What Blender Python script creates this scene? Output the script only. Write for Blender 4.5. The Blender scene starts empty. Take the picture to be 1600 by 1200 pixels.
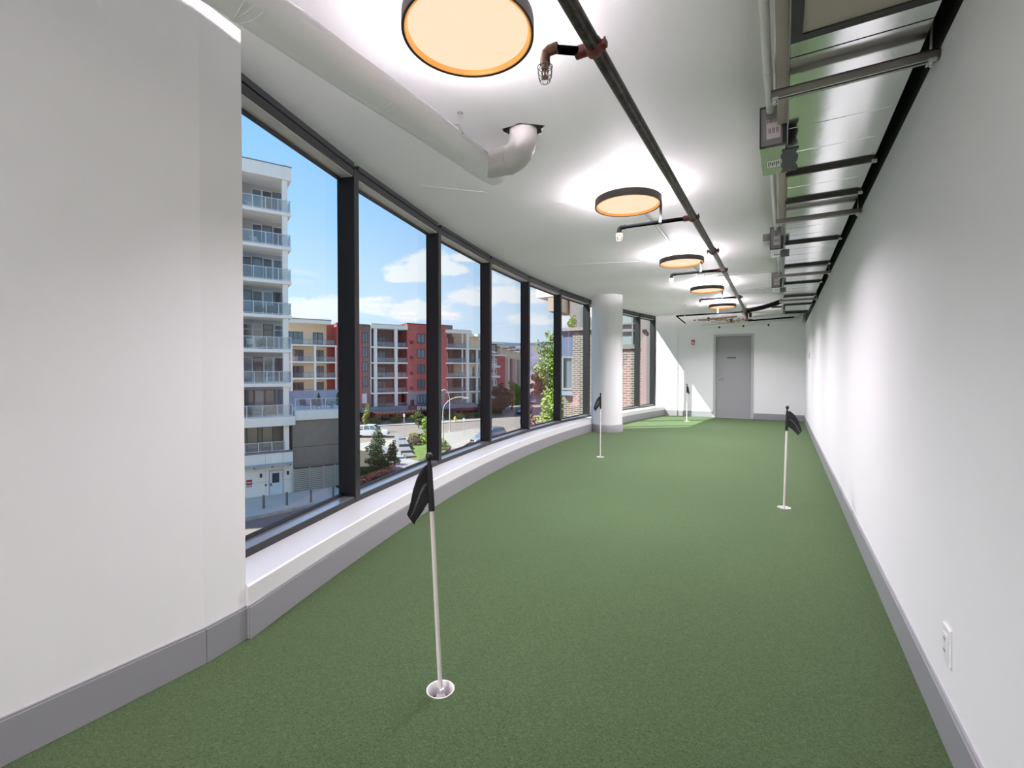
import bpy, bmesh, math, random
from mathutils import Vector, Matrix
R = random.Random(7)
SC = bpy.context.scene
COL = SC.collection
PI = math.pi
# ------------------------------------------------------------------ camera
F_PX = 735.0
YAW = math.atan(422 / F_PX)
cam_d = bpy.data.cameras.new('camera'); cam = bpy.data.objects.new('camera', cam_d); COL.objects.link(cam)
cam_d.sensor_width = 36; cam_d.lens = F_PX / 1600 * 36
cam_d.shift_y = -8.5 / 1600
cam_d.clip_start = 0.05; cam_d.clip_end = 20000
cam.location = (0, 0, 1.22)
cam.rotation_euler = (math.radians(90 - 0.9), 0, YAW)
SC.camera = cam
SC.view_settings.view_transform = 'Standard'; SC.view_settings.look = 'None'
SC.view_settings.gamma = 1; SC.view_settings.use_curve_mapping = False
SC.view_settings.exposure = 0.32
try:
    SC.cycles.use_denoising = True
    SC.cycles.max_bounces = 12; SC.cycles.diffuse_bounces = 7; SC.cycles.glossy_bounces = 5
    SC.cycles.transparent_max_bounces = 24; SC.cycles.sample_clamp_indirect = 6.0
    SC.cycles.caustics_reflective = False; SC.cycles.caustics_refractive = False
except Exception:
    pass
# ------------------------------------------------------------------ light levels
SUN_E = 12.0
SKY_GAIN = 1.0
LAMP_DOWN_W = 66.0
LAMP1_DOWN_W = 13.0
LAMP_UP = 700.0
REAR_FILL_W = 105.0  # power of the fill lamps added behind the camera
LAMP_TINT = (1, .905, .99)
# ------------------------------------------------------------------ sky
def build_world():
    w = bpy.data.worlds.new('sky'); SC.world = w; w.use_nodes = True
    nt = w.node_tree; N = nt.nodes; L = nt.links; N.clear()
    out = N.new('ShaderNodeOutputWorld'); bg = N.new('ShaderNodeBackground'); L.new(bg.outputs[0], out.inputs[0])
    tc = N.new('ShaderNodeTexCoord'); sep = N.new('ShaderNodeSeparateXYZ'); L.new(tc.outputs['Generated'], sep.inputs[0])
    def m(op, a, b=None, c=None, clamp=False):
        n = N.new('ShaderNodeMath'); n.operation = op; n.use_clamp = clamp
        for i, v in enumerate((a, b, c)):
            if v is None: continue
            if isinstance(v, (int, float)): n.inputs[i].default_value = v
            else: L.new(v, n.inputs[i])
        return n.outputs[0]
    x, y, z = sep.outputs
    el = m('ARCSINE', z); az = m('ARCTAN2', m('MULTIPLY', x, -1), y)     # azimuth left of the room's long axis
    cr = N.new('ShaderNodeValToRGB'); L.new(m('DIVIDE', el, PI / 2, clamp=True), cr.inputs[0])
    e = cr.color_ramp.elements
    e[0].position = 0; e[0].color = (.72, .84, .97, 1)
    e[1].position = 1; e[1].color = (.10, .27, .66, 1)
    for p, c in ((.09, (.56, .76, .98, 1)), (.2, (.36, .63, .98, 1)), (.38, (.19, .47, .95, 1))):
        k = e.new(p); k.color = c
    nz = N.new('ShaderNodeTexNoise'); nz.inputs['Scale'].default_value = 14; nz.inputs['Detail'].default_value = 7
    nz.inputs['Roughness'].default_value = .6
    mp = N.new('ShaderNodeMapping'); mp.inputs['Scale'].default_value = (1, 1, 2.2); L.new(tc.outputs['Generated'], mp.inputs[0]); L.new(mp.outputs[0], nz.inputs['Vector'])
    nzv = nz.outputs['Fac']
    # cumulus clouds: azimuth, elevation, half-width, half-height (radians)
    clouds = [(.700, .214, .055, .030), (.655, .210, .045, .018), (.618, .232, .028, .014), (.742, .190, .045, .017), (.545, .162, .065, .030), (.590, .150, .06, .022),
              (.500, .155, .06, .022), (.84, .130, .09, .020), (.74, .118, .10, .022), (.93, .118, .07, .028), (.46, .105, .06, .018),
              (.30, .16, .09, .03), (1.25, .22, .10, .04), (-.2, .2, .12, .05), (1.7, .3, .14, .05), (-.9, .26, .12, .05), (2.3, .2, .12, .04), (-1.8, .3, .15, .05), (3.0, .22, .12, .04), (.1, .4, .16, .06), (1.3, .55, .2, .07)]
    tot = None
    for a, h, wa, hh in clouds:
        da = m('DIVIDE', m('SUBTRACT', az, a), wa); dh = m('DIVIDE', m('SUBTRACT', el, h), hh)
        # flatter base, rounder top
        dh = m('MAXIMUM', dh, m('MULTIPLY', dh, -1.7))
        r = m('SQRT', m('ADD', m('MULTIPLY', da, da), m('MULTIPLY', dh, dh)))
        v = m('SUBTRACT', 1.25, r)
        tot = v if tot is None else m('MAXIMUM', tot, v)
    c = m('MULTIPLY', m('ADD', tot, m('MULTIPLY', m('SUBTRACT', nzv, .50), 3.4)), 2.0, clamp=True)
    # thin veil low over the horizon
    veil = m('MULTIPLY', m('SUBTRACT', .26, el, clamp=True), m('MULTIPLY', nzv, 1.3), clamp=True)
    c = m('MAXIMUM', m('MULTIPLY', c, .9), veil)
    mix = N.new('ShaderNodeMixRGB'); L.new(c, mix.inputs[0]); L.new(cr.outputs[0], mix.inputs[1]); mix.inputs[2].default_value = (.93, .94, .97, 1)
    L.new(mix.outputs[0], bg.inputs[0]); bg.inputs[1].default_value = SKY_GAIN
build_world()
# ------------------------------------------------------------------ sun
SUN_DIR = Vector((1.16, .97, -1.55)).normalized()
sd = bpy.data.lights.new('sun', 'SUN'); sd.energy = SUN_E; sd.angle = math.radians(.55); sd.color = (1, .95, .87)
so = bpy.data.objects.new('sun', sd); COL.objects.link(so); so.location = (-30, -30, 60)
so.rotation_euler = SUN_DIR.to_track_quat('-Z', 'Y').to_euler()

# ------------------------------------------------------------------ materials
MATS = {}
def mat(name, col, rough=.6, metal=0., bump=None, var=None, spec=.5, emit=None, coat=0.):
    """bump=(scale,strength,distance)  var=(scale,amount[,colour2])"""
    if name in MATS: return MATS[name]
    m = bpy.data.materials.new(name); m.use_nodes = True; nt = m.node_tree; b = nt.nodes['Principled BSDF']
    b.inputs['Base Color'].default_value = (*col, 1); b.inputs['Roughness'].default_value = rough; b.inputs['Metallic'].default_value = metal
    b.inputs['Specular IOR Level'].default_value = spec
    b.inputs['Coat Weight'].default_value = coat
    tc = nt.nodes.new('ShaderNodeTexCoord')
    if var:
        n = nt.nodes.new('ShaderNodeTexNoise'); n.inputs['Scale'].default_value = var[0]; n.inputs['Detail'].default_value = 5
        nt.links.new(tc.outputs['Object'], n.inputs['Vector'])
        cr = nt.nodes.new('ShaderNodeValToRGB'); nt.links.new(n.outputs['Fac'], cr.inputs[0])
        c2 = var[2] if len(var) > 2 else tuple(c * (1 - var[1]) for c in col)
        cr.color_ramp.elements[0].position = .35; cr.color_ramp.elements[0].color = (*c2, 1)
        cr.color_ramp.elements[1].position = .68; cr.color_ramp.elements[1].color = (*col, 1)
        nt.links.new(cr.outputs[0], b.inputs['Base Color'])
    if bump:
        n = nt.nodes.new('ShaderNodeTexNoise'); n.inputs['Scale'].default_value = bump[0]; n.inputs['Detail'].default_value = 4
        nt.links.new(tc.outputs['Object'], n.inputs['Vector'])
        bp = nt.nodes.new('ShaderNodeBump'); bp.inputs['Strength'].default_value = bump[1]; bp.inputs['Distance'].default_value = bump[2]
        nt.links.new(n.outputs['Fac'], bp.inputs['Height']); nt.links.new(bp.outputs[0], b.inputs['Normal'])
    if emit:
        b.inputs['Emission Color'].default_value = (*emit[:3], 1); b.inputs['Emission Strength'].default_value = emit[3]
    MATS[name] = m
    return m
def pane_mat(name, tint, refl, ior=1.5, diffuse=None, power=5.):
    if name in MATS: return MATS[name]
    m = bpy.data.materials.new(name); m.use_nodes = True; nt = m.node_tree; N = nt.nodes; L = nt.links; N.clear()
    out = N.new('ShaderNodeOutputMaterial'); tr = N.new('ShaderNodeBsdfTransparent'); tr.inputs[0].default_value = (*tint, 1)
    gl = N.new('ShaderNodeBsdfGlossy'); gl.inputs['Roughness'].default_value = .0; gl.inputs[0].default_value = (*refl, 1)
    f0 = ((ior - 1) / (ior + 1)) ** 2 if ior > 1.3 else .0006
    lw = N.new('ShaderNodeLayerWeight'); pw = N.new('ShaderNodeMath'); pw.operation = 'POWER'; L.new(lw.outputs['Facing'], pw.inputs[0]); pw.inputs[1].default_value = power
    fr = N.new('ShaderNodeMath'); fr.operation = 'MULTIPLY_ADD'; L.new(pw.outputs[0], fr.inputs[0]); fr.inputs[1].default_value = 1 - f0; fr.inputs[2].default_value = f0
    mx = N.new('ShaderNodeMixShader'); L.new(fr.outputs[0], mx.inputs[0]); L.new(tr.outputs[0], mx.inputs[1]); L.new(gl.outputs[0], mx.inputs[2])
    o = mx.outputs[0]
    if diffuse:
        df = N.new('ShaderNodeBsdfDiffuse'); df.inputs[0].default_value = (*diffuse[:3], 1)
        m2 = N.new('ShaderNodeMixShader'); m2.inputs[0].default_value = diffuse[3]; L.new(o, m2.inputs[1]); L.new(df.outputs[0], m2.inputs[2]); o = m2.outputs[0]
    L.new(o, out.inputs[0]); MATS[name] = m
    return m
def turf_mat():
    m = bpy.data.materials.new('green_turf'); m.use_nodes = True; nt = m.node_tree; N = nt.nodes; L = nt.links; b = N['Principled BSDF']
    tc = N.new('ShaderNodeTexCoord')
    n1 = N.new('ShaderNodeTexNoise'); n1.inputs['Scale'].default_value = 150; n1.inputs['Detail'].default_value = 3; n1.inputs['Distortion'].default_value = 1.6; n1.inputs['Roughness'].default_value = .65
    n2 = N.new('ShaderNodeTexNoise'); n2.inputs['Scale'].default_value = 2.2; n2.inputs['Detail'].default_value = 6
    for n in (n1, n2): L.new(tc.outputs['Object'], n.inputs['Vector'])
    cr = N.new('ShaderNodeValToRGB'); L.new(n1.outputs['Fac'], cr.inputs[0]); e = cr.color_ramp.elements
    e[0].position = .30; e[0].color = (.010, .022, .006, 1); e[1].position = .72; e[1].color = (.118, .185, .085, 1)
    k = e.new(.5); k.color = (.040, .077, .026, 1)
    c2 = N.new('ShaderNodeValToRGB'); L.new(n2.outputs['Fac'], c2.inputs[0])
    c2.color_ramp.elements[0].position = .3; c2.color_ramp.elements[0].color = (.93, .95, .90, 1)
    c2.color_ramp.elements[1].position = .7; c2.color_ramp.elements[1].color = (1.0, 1.0, 1.0, 1)
    mx = N.new('ShaderNodeMixRGB'); mx.blend_type = 'MULTIPLY'; mx.inputs[0].default_value = 1
    L.new(cr.outputs[0], mx.inputs[1]); L.new(c2.outputs[0], mx.inputs[2]); L.new(mx.outputs[0], b.inputs['Base Color'])
    b.inputs['Roughness'].default_value = .9; b.inputs['Specular IOR Level'].default_value = .15
    b.inputs['Sheen Weight'].default_value = .25; b.inputs['Sheen Roughness'].default_value = .5; b.inputs['Sheen Tint'].default_value = (.75, .95, .55, 1)
    bp = N.new('ShaderNodeBump'); bp.inputs['Strength'].default_value = .9; bp.inputs['Distance'].default_value = .006
    L.new(n1.outputs['Fac'], bp.inputs['Height']); L.new(bp.outputs[0], b.inputs['Normal'])
    MATS['turf'] = m
    return m
def brick_mat(name, c1, c2, mortar, sx=.22, sz=.075, ms=.12):
    m = bpy.data.materials.new(name); m.use_nodes = True; nt = m.node_tree; N = nt.nodes; L = nt.links; b = N['Principled BSDF']
    tc = N.new('ShaderNodeTexCoord'); sp = N.new('ShaderNodeSeparateXYZ'); L.new(tc.outputs['Object'], sp.inputs[0])
    ad = N.new('ShaderNodeMath'); ad.operation = 'ADD'; L.new(sp.outputs[0], ad.inputs[0]); L.new(sp.outputs[1], ad.inputs[1])
    cb = N.new('ShaderNodeCombineXYZ'); L.new(ad.outputs[0], cb.inputs[0]); L.new(sp.outputs[2], cb.inputs[1])
    br = N.new('ShaderNodeTexBrick'); L.new(cb.outputs[0], br.inputs['Vector'])
    br.inputs['Color1'].default_value = (*c1, 1); br.inputs['Color2'].default_value = (*c2, 1); br.inputs['Mortar'].default_value = (*mortar, 1)
    br.inputs['Scale'].default_value = 1; br.inputs['Brick Width'].default_value = sx; br.inputs['Row Height'].default_value = sz; br.inputs['Mortar Size'].default_value = sz * ms
    L.new(br.outputs[0], b.inputs['Base Color']); b.inputs['Roughness'].default_value = .85
    bp = N.new('ShaderNodeBump'); bp.inputs['Strength'].default_value = .6; bp.inputs['Distance'].default_value = .01
    L.new(br.outputs['Fac'], bp.inputs['Height']); bp.invert = True; L.new(bp.outputs[0], b.inputs['Normal'])
    MATS[name] = m
    return m
WHITE = mat('white_wall_paint', (.90, .895, .90), .55, bump=(9, .04, .01), var=(1.3, .02))
CEIL = mat('white_ceiling_paint', (.93, .92, .925), .6, bump=(6, .10, .02), var=(.9, .05))
COLM = mat('column_paint', (.80, .80, .81), .5, bump=(14, .05, .01))
SILL = mat('white_sill_paint', (.74, .74, .74), .4)
BASE = mat('grey_baseboard', (.30, .30, .315), .4)
BLACKM = mat('black_anodised_frame', (.011, .012, .014), .42, .0, spec=.6)
GASK = mat('black_gasket', (.012, .012, .014), .6)
SATIN = mat('pale_satin_metal', (.52, .54, .58), .28, .75)
REVEAL = mat('groundlit_head_reveal', (.60, .57, .54), .5)
BANDK = mat('flat_black', (.015, .015, .016), .8)
DUCT = mat('galvanised_duct', (.90, .91, .91), .13, 1., bump=(3, .05, .02), var=(2.5, .08))
DUCTD = mat('dark_duct_flange', (.035, .034, .032), .5, .3)
DUCTB = mat('beige_duct_lining', (.42, .37, .31), .6, bump=(30, .2, .005))
STRUT = mat('steel_strut', (.20, .185, .17), .35, .8)
ZINC = mat('zinc_bracket', (.62, .62, .61), .35, .8)
BOXM = mat('grey_box_steel', (.24, .235, .235), .45, .4, var=(6, .1))
BOXB = mat('damper_bottom_steel', (.62, .64, .62), .2, .9)
MASTIC = mat('grey_mastic', (.10, .098, .11), .8, bump=(40, .6, .01))
PAPER = mat('label_paper', (.62, .56, .56), .7)
INK = mat('label_ink', (.06, .05, .05), .7)
CONDUIT = mat('white_conduit', (.74, .74, .75), .4)
THINC = mat('grey_thin_conduit', (.50, .50, .51), .4, .3)
PIPE = mat('dark_steel_pipe', (.085, .078, .072), .38, .75, var=(26, .5, (.035, .026, .02)), bump=(60, .2, .003))
PIPEG = mat('worn_galvanised_pipe', (.36, .33, .30), .35, .7, var=(18, .5, (.15, .12, .10)), bump=(60, .2, .003))
BRANCH = mat('black_branch_pipe', (.0025, .003, .003), 1., .0, spec=.0)
HANG = mat('grey_hanger', (.05, .06, .06), .6)
RUST = mat('rusty_fitting', (.17, .075, .035), .6, .3, var=(40, .5, (.06, .03, .02)))
REDC = mat('red_brown_coupling', (.15, .022, .016), .45, .1, var=(40, .4))
CAGE = mat('clear_amber_cage', (.12, .10, .08), .5, .0)
BRASS = mat('brass', (.12, .08, .04), .7, .0)
WPIPE = mat('white_wrapped_pipe', (.80, .80, .80), .45, bump=(12, .35, .02))
PVC = mat('beige_grey_pvc', (.50, .48, .465), .35)
HOLE = mat('dark_hole_shade', (.045, .042, .04), .95, bump=(30, 1, .03), var=(20, .5))
LRING = mat('black_lamp_ring', (.012, .009, .006), .5)
LGOLD = mat('gold_lamp_rim', (.9, .42, .12), .35, .2, emit=(1, .40, .10, .42))
LDIFF = mat('lamp_diffuser', (.12, .10, .08), .6, emit=(1, .74, .52, .82))
LUP = mat('lamp_uplight', (.9, .88, .85), .5, emit=(*LAMP_TINT, LAMP_UP))
LCAN = mat('lamp_canopy', (.8, .75, .7), .4)
LEDGE = mat('lamp_top_glow', (.9, .85, .8), .5, emit=(1, .78, .55, 1.2))
DOORG = mat('grey_door_paint', (.35, .353, .362), .45)
DFRAME = mat('grey_door_frame', (.50, .505, .52), .4)
CHROME = mat('chrome', (.8, .8, .8), .12, 1.)
REDP = mat('red_alarm_plastic', (.45, .03, .03), .4)
WPL = mat('white_plastic', (.85, .85, .85), .35)
BLKP = mat('black_plastic', (.010, .010, .011), .55)
SIGNG = mat('sign_grey_lettering', (.45, .45, .45), .5)
CUPW = mat('white_cup_plastic', (.82, .80, .80), .3)
CUPM = mat('cup_metal_cone', (.70, .66, .66), .25, .6)
POLE = mat('offwhite_flag_pole', (.74, .68, .655), .3)
FLAG = mat('black_flag_cloth', (.009, .009, .010), .75, bump=(120, .15, .002))
STRIPE = mat('grey_flag_print', (.13, .13, .13), .6, var=(160, .5))
TURF = turf_mat()
GLASS = pane_mat('window_glass', (.93, .97, .97), (.90, .33, .35), 1.2, None, 4.0)
RGLASS = pane_mat('railing_glass', (.90, .94, .95), (.9, .95, 1), 1.5, (.55, .60, .62, .07))
XGLASS = mat('dark_window_glass', (.05, .07, .085), .06, 0., spec=.8)
XGLASSB = mat('blue_window_glass', (.10, .16, .20), .08, 0., spec=.9)
# outside
CONC = mat('tower_white_concrete', (.90, .84, .77), .75, var=(1.2, .06))
CONCG = mat('tower_soffit_concrete', (.46, .44, .42), .8, var=(1, .08))
TWALL = mat('tower_grey_cladding', (.36, .39, .42), .6)
TFRAME = mat('pale_window_frame', (.66, .69, .74), .5)
DCLAD = mat('dark_grey_metal_cladding', (.23, .215, .195), .4, .3, bump=(5, .15, .02), var=(2, .12))
DSLAT = mat('grey_slat_fence', (.42, .39, .33), .6)
APRON = mat('apron_concrete', (.66, .57, .49), .9, var=(.5, .15))
ASPH = mat('asphalt', (.20, .17, .15), .9, var=(.3, .12), bump=(20, .1, .01))
ASPHG = mat('grey_asphalt', (.13, .125, .13), .9, var=(.4, .12))
WALKM = mat('pale_concrete_paving', (.30, .275, .25), .9, var=(.5, .1))
WALKG = mat('grey_concrete_paving', (.25, .25, .26), .9, var=(.5, .1))
STONE = mat('pale_stone_edging', (.45, .42, .36), .9, var=(2, .3))
GRASS = mat('lawn_grass', (.14, .20, .04), .9, var=(1.5, .4), bump=(6, .5, .05))
SOIL = mat('dark_soil', (.05, .042, .03), 1)
REDB = brick_mat('red_brick_cladding', (.58, .13, .105), (.48, .105, .09), (.42, .12, .10), .6, .3)
BRNB = brick_mat('brown_brick_cladding', (.32, .22, .19), (.27, .18, .16), (.25, .19, .16), .6, .3)
GRYB = brick_mat('grey_block_cladding', (.33, .33, .34), (.28, .28, .30), (.25, .25, .26), .8, .3)
CREAM = mat('cream_render', (.86, .68, .49), .85, var=(.3, .05))
CREAM2 = mat('cream_white_concrete', (.90, .84, .75), .8)
ROOFG = mat('grey_roof_trim', (.25, .24, .23), .7)
MAROON = mat('maroon_wall', (.15, .028, .035), .7)
BROWNR = mat('brown_balcony_wall', (.20, .15, .13), .8)
GRYBAND = mat('grey_canopy_band', (.25, .25, .27), .6)
SIGNM = mat('maroon_sign', (.13, .025, .03), .5)
PERG = mat('red_timber_pergola', (.42, .10, .055), .7)
RAILD = mat('dark_metal_railing', (.06, .065, .07), .5)
BRICKN = brick_mat('grey_olive_brick', (.13, .125, .105), (.07, .068, .058), (.30, .29, .26), .32, .115, .24)
NAVY = mat('navy_panel', (.10, .15, .24), .4)
TEAL = mat('pale_teal_frame', (.22, .28, .275), .4)
GREYR = mat('light_grey_render', (.19, .185, .175), .7)
HILL = mat('haze_blue_hill', (.045, .07, .115), 1, var=(.006, .5, (.15, .13, .165)))  # blue grey base colour carries the distance haze
HILL2 = mat('haze_blue_ridge', (.055, .085, .14), 1, var=(.002, .3))  # distance haze mixed into the ridge colour as well
BARK = mat('bark', (.10, .07, .05), .9)
LG1 = mat('leaf_bright', (.26, .42, .05), .7, var=(3, .5))
LG2 = mat('leaf_mid', (.10, .17, .04), .7, var=(3, .5))
LG3 = mat('leaf_dark', (.035, .095, .025), .8, var=(3, .5))
LYEL = mat('leaf_yellowgreen', (.38, .36, .08), .7, var=(3, .5))
LPUR = mat('leaf_purple', (.16, .06, .08), .7, var=(3, .5))
CARW = mat('white_car_paint', (.85, .85, .85), .2, coat=.6)
CARB = mat('blue_grey_car_paint', (.22, .30, .40), .2, .3, coat=.6)
CARD = mat('dark_blue_car_paint', (.06, .09, .16), .2, .3, coat=.6)
CARS = mat('silver_car_paint', (.40, .43, .48), .25, .5, coat=.6)
TYRE = mat('tyre_rubber', (.02, .02, .02), .9)
TAIL = mat('red_tail_lamp', (.5, .02, .02), .3)
YELP = mat('yellow_hydrant', (.65, .50, .10), .5)
SHELL = mat('building_shell', (.55, .54, .52), .8)

# ------------------------------------------------------------------ mesh helpers
class MB:
    def __init__(self, off=(0, 0, 0)):
        self.v = []; self.f = []; self.o = Vector(off)
    def add(self, vs, fs):
        n = len(self.v); self.v += [tuple(Vector(p) - self.o) for p in vs]; self.f += [tuple(i + n for i in f) for f in fs]
        return self
    def box(self, x0, x1, y0, y1, z0, z1):
        return self.add([(x0, y0, z0), (x1, y0, z0), (x1, y1, z0), (x0, y1, z0), (x0, y0, z1), (x1, y0, z1), (x1, y1, z1), (x0, y1, z1)],
                        [(0, 3, 2, 1), (4, 5, 6, 7), (0, 1, 5, 4), (1, 2, 6, 5), (2, 3, 7, 6), (3, 0, 4, 7)])
    def prism(self, pts, z0, z1):
        n = len(pts)
        a = sum(pts[i][0] * pts[(i + 1) % n][1] - pts[(i + 1) % n][0] * pts[i][1] for i in range(n))
        if a < 0: pts = pts[::-1]
        return self.add([(x, y, z0) for x, y in pts] + [(x, y, z1) for x, y in pts],
                        [tuple(range(n))[::-1], tuple(range(n, 2 * n))] + [(i, (i + 1) % n, n + (i + 1) % n, n + i) for i in range(n)])
    def hexa(self, lo, hi):
        return self.add(list(lo) + list(hi), [(0, 3, 2, 1), (4, 5, 6, 7), (0, 1, 5, 4), (1, 2, 6, 5), (2, 3, 7, 6), (3, 0, 4, 7)])
    def tube(self, path, r, n=12, caps=True):
        path = [Vector(p) for p in path]; rs = r if isinstance(r, (list, tuple)) else [r] * len(path)
        vs = []; fs = []; prev = None
        for i, p in enumerate(path):
            if i == 0: t = path[1] - p
            elif i == len(path) - 1: t = p - path[i - 1]
            else: t = (p - path[i - 1]).normalized() + (path[i + 1] - p).normalized()
            t.normalize()
            if prev is None:
                u = t.orthogonal().normalized()
            else:
                u = prev - t * prev.dot(t)
                u = u.normalized() if u.length > 1e-6 else t.orthogonal().normalized()
            w = t.cross(u); prev = u
            for k in range(n):
                a = 2 * PI * k / n; vs.append(p + (u * math.cos(a) + w * math.sin(a)) * rs[i])
        for i in range(len(path) - 1):
            for k in range(n):
                a, b = i * n + k, i * n + (k + 1) % n; fs.append((a, b, b + n, a + n))
        if caps:
            fs.append(tuple(range(n))[::-1]); fs.append(tuple(range((len(path) - 1) * n, len(path) * n)))
        return self.add(vs, fs)
    def lathe(self, prof, c=(0, 0), n=24, closed=False):
        vs = []; fs = []
        for r, z in prof:
            for k in range(n):
                a = 2 * PI * k / n; vs.append((c[0] + r * math.cos(a), c[1] + r * math.sin(a), z))
        m = len(prof)
        for i in range(m - 1 + (1 if closed else 0)):
            j = (i + 1) % m
            for k in range(n):
                fs.append((i * n + k, i * n + (k + 1) % n, j * n + (k + 1) % n, j * n + k))
        if not closed:
            if prof[0][0] > 1e-6: fs.append(tuple(range(n))[::-1])
            if prof[-1][0] > 1e-6: fs.append(tuple(range((m - 1) * n, m * n)))
        return self.add(vs, fs)
    def obox(self, a, b, w0, w1, z0, z1):
        """box along a->b (xy), from offset w0 to w1 to the left of travel"""
        a = Vector((a[0], a[1], 0)); b = Vector((b[0], b[1], 0)); t = (b - a).normalized(); nn = Vector((-t.y, t.x, 0))
        p = [a + nn * w0, b + nn * w0, b + nn * w1, a + nn * w1]
        return self.prism([(q.x, q.y) for q in p], z0, z1)
def cap(s): return s
def obj(name, mb, m, parent=None, smooth=False, bevel=0, label=None, kind=None):
    me = bpy.data.meshes.new(name)
    vs, fs = (mb.v, mb.f) if isinstance(mb, MB) else mb
    me.from_pydata(vs, [], fs); me.update()
    bm = bmesh.new(); bm.from_mesh(me); bmesh.ops.recalc_face_normals(bm, faces=bm.faces); bm.to_mesh(me); bm.free()
    me.materials.append(m)
    if smooth:
        me.polygons.foreach_set('use_smooth', [True] * len(me.polygons))
        try: me.set_sharp_from_angle(angle=math.radians(40))
        except Exception: pass
    o = bpy.data.objects.new(name, me); COL.objects.link(o)
    if parent is not None: o.parent = parent
    if bevel:
        md = o.modifiers.new('bevel', 'BEVEL'); md.width = bevel; md.segments = 2; md.limit_method = 'ANGLE'
    if label: o['label'] = label
    if kind: o['kind'] = kind
    return o
def thing(name, label, cat, loc=(0, 0, 0), rz=0, group=None, kind=None):
    o = bpy.data.objects.new(name, None); COL.objects.link(o); o.location = loc; o.rotation_euler = (0, 0, rz)
    o.empty_display_size = .1
    if label: o['label'] = label
    if cat: o['category'] = cat
    if group: o['group'] = group
    if kind: o['kind'] = kind
    return o
def tag(o, label, cat, group=None):
    o['label'] = label; o['category'] = cat
    if group: o['group'] = group
    return o
def dup(o, loc=None, rz=None, label=None, parent=None):
    c = o.copy(); COL.objects.link(c)
    if parent is not None: c.parent = parent
    if loc is not None: c.location = loc
    if rz is not None: c.rotation_euler = (0, 0, rz)
    if label: c['label'] = label
    for ch in list(o.children): dup(ch, parent=c)
    return c
def pdup(o, dx, dy, dz=0):
    c = o.copy(); COL.objects.link(c); c.location = Vector(o.location) + Vector((dx, dy, dz)); c.parent = o.parent
    return c

# ================================================================== ROOM
H = 2.75; XR = .48; YE = 13.42; YB = -6.0
RC = (18.9, 8.6); RG = 22.5
def gx(y, off=0.): return RC[0] - math.sqrt((RG - off) ** 2 - (y - RC[1]) ** 2)
CUPS = [(-1.127, 1.412), (.024, 4.847), (-2.234, 6.414), (-2.012, 12.08)]
WY = [1.06, 2.465, 3.885, 5.27, 6.68, 8.10, 9.57, 11.03, 12.47, 13.42]
MP = [(gx(y), y) for y in WY]

def holed_plate(outer, holes, z, thick, up):
    """flat plate with holes; visible face at z, thickness away from the room"""
    bm = bmesh.new(); edges = []
    for loop in [outer] + holes:
        vs = [bm.verts.new((x, y, z)) for x, y in loop]
        for i in range(len(vs)): edges.append(bm.edges.new((vs[i], vs[(i + 1) % len(vs)])))
    bmesh.ops.triangle_fill(bm, use_beauty=True, use_dissolve=False, edges=edges)
    geo = bmesh.ops.extrude_face_region(bm, geom=list(bm.faces))
    for g in geo['geom']:
        if isinstance(g, bmesh.types.BMVert): g.co.z += thick if up else -thick
    bm.verts.index_update()
    res = ([tuple(v.co) for v in bm.verts], [tuple(v.index for v in f.verts) for f in bm.faces]); bm.free()
    return res
arc = [(gx(1.0 + i * .42, -.16), 1.0 + i * .42) for i in range(31)]
outer = [(XR + .1, YB - .1), (XR + .1, YE + .1)] + [(gx(YE + .1, -.16), YE + .1)] + arc[::-1][0:] + [(-2.6, 1.0), (-2.6, YB - .1)]
outer = [p for p in outer if p[1] <= YE + .1]
circ = lambda c, r, n=28: [(c[0] + r * math.cos(2 * PI * i / n), c[1] + r * math.sin(2 * PI * i / n)) for i in range(n)]
fl = obj('floor', holed_plate(outer, [circ(c, .0545) for c in CUPS], 0, .12, False), TURF, kind='structure')
fl['label'] = 'green artificial putting turf covering the whole floor'
obj('floor', MB().prism(outer, -.45, -.125), SHELL, kind='structure', label='concrete slab under the green turf')
HC = (-1.447, 2.665)
rr = [.155, .12, .14, .11, .135, .115, .125, .10, .13, .16, .125, .14, .115, .12]
hole = [(HC[0] + r * math.cos(2 * PI * i / len(rr)), HC[1] + .8 * r * math.sin(2 * PI * i / len(rr))) for i, r in enumerate(rr)]
cl = obj('ceiling', holed_plate(outer, [hole], H, .30, True), CEIL, kind='structure'); cl['label'] = 'white painted concrete ceiling'
obj('hole_shade_plate', MB().prism([(HC[0] - .25, HC[1] - .2), (HC[0] + .25, HC[1] - .2), (HC[0] + .25, HC[1] + .2), (HC[0] - .25, HC[1] + .2)], H + .010, H + .03), HOLE, cl, label='rough dark plate in the broken pipe hole of the ceiling, hole shade painted in')  # dark plate stands for the shade inside the hole
# fine form lines left on the ceiling
for (a, b) in (((-1.80, 3.9), (-.85, 4.55)), ((-2.9, 6.2), (-1.7, 6.6)), ((-2.6, 3.0), (-2.2, 3.4)), ((-1.9, 2.05), (-1.72, 1.85))):
    obj('form_line', MB().obox(a, b, 0, .006, H - .002, H + .002), CEIL, cl)
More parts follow.
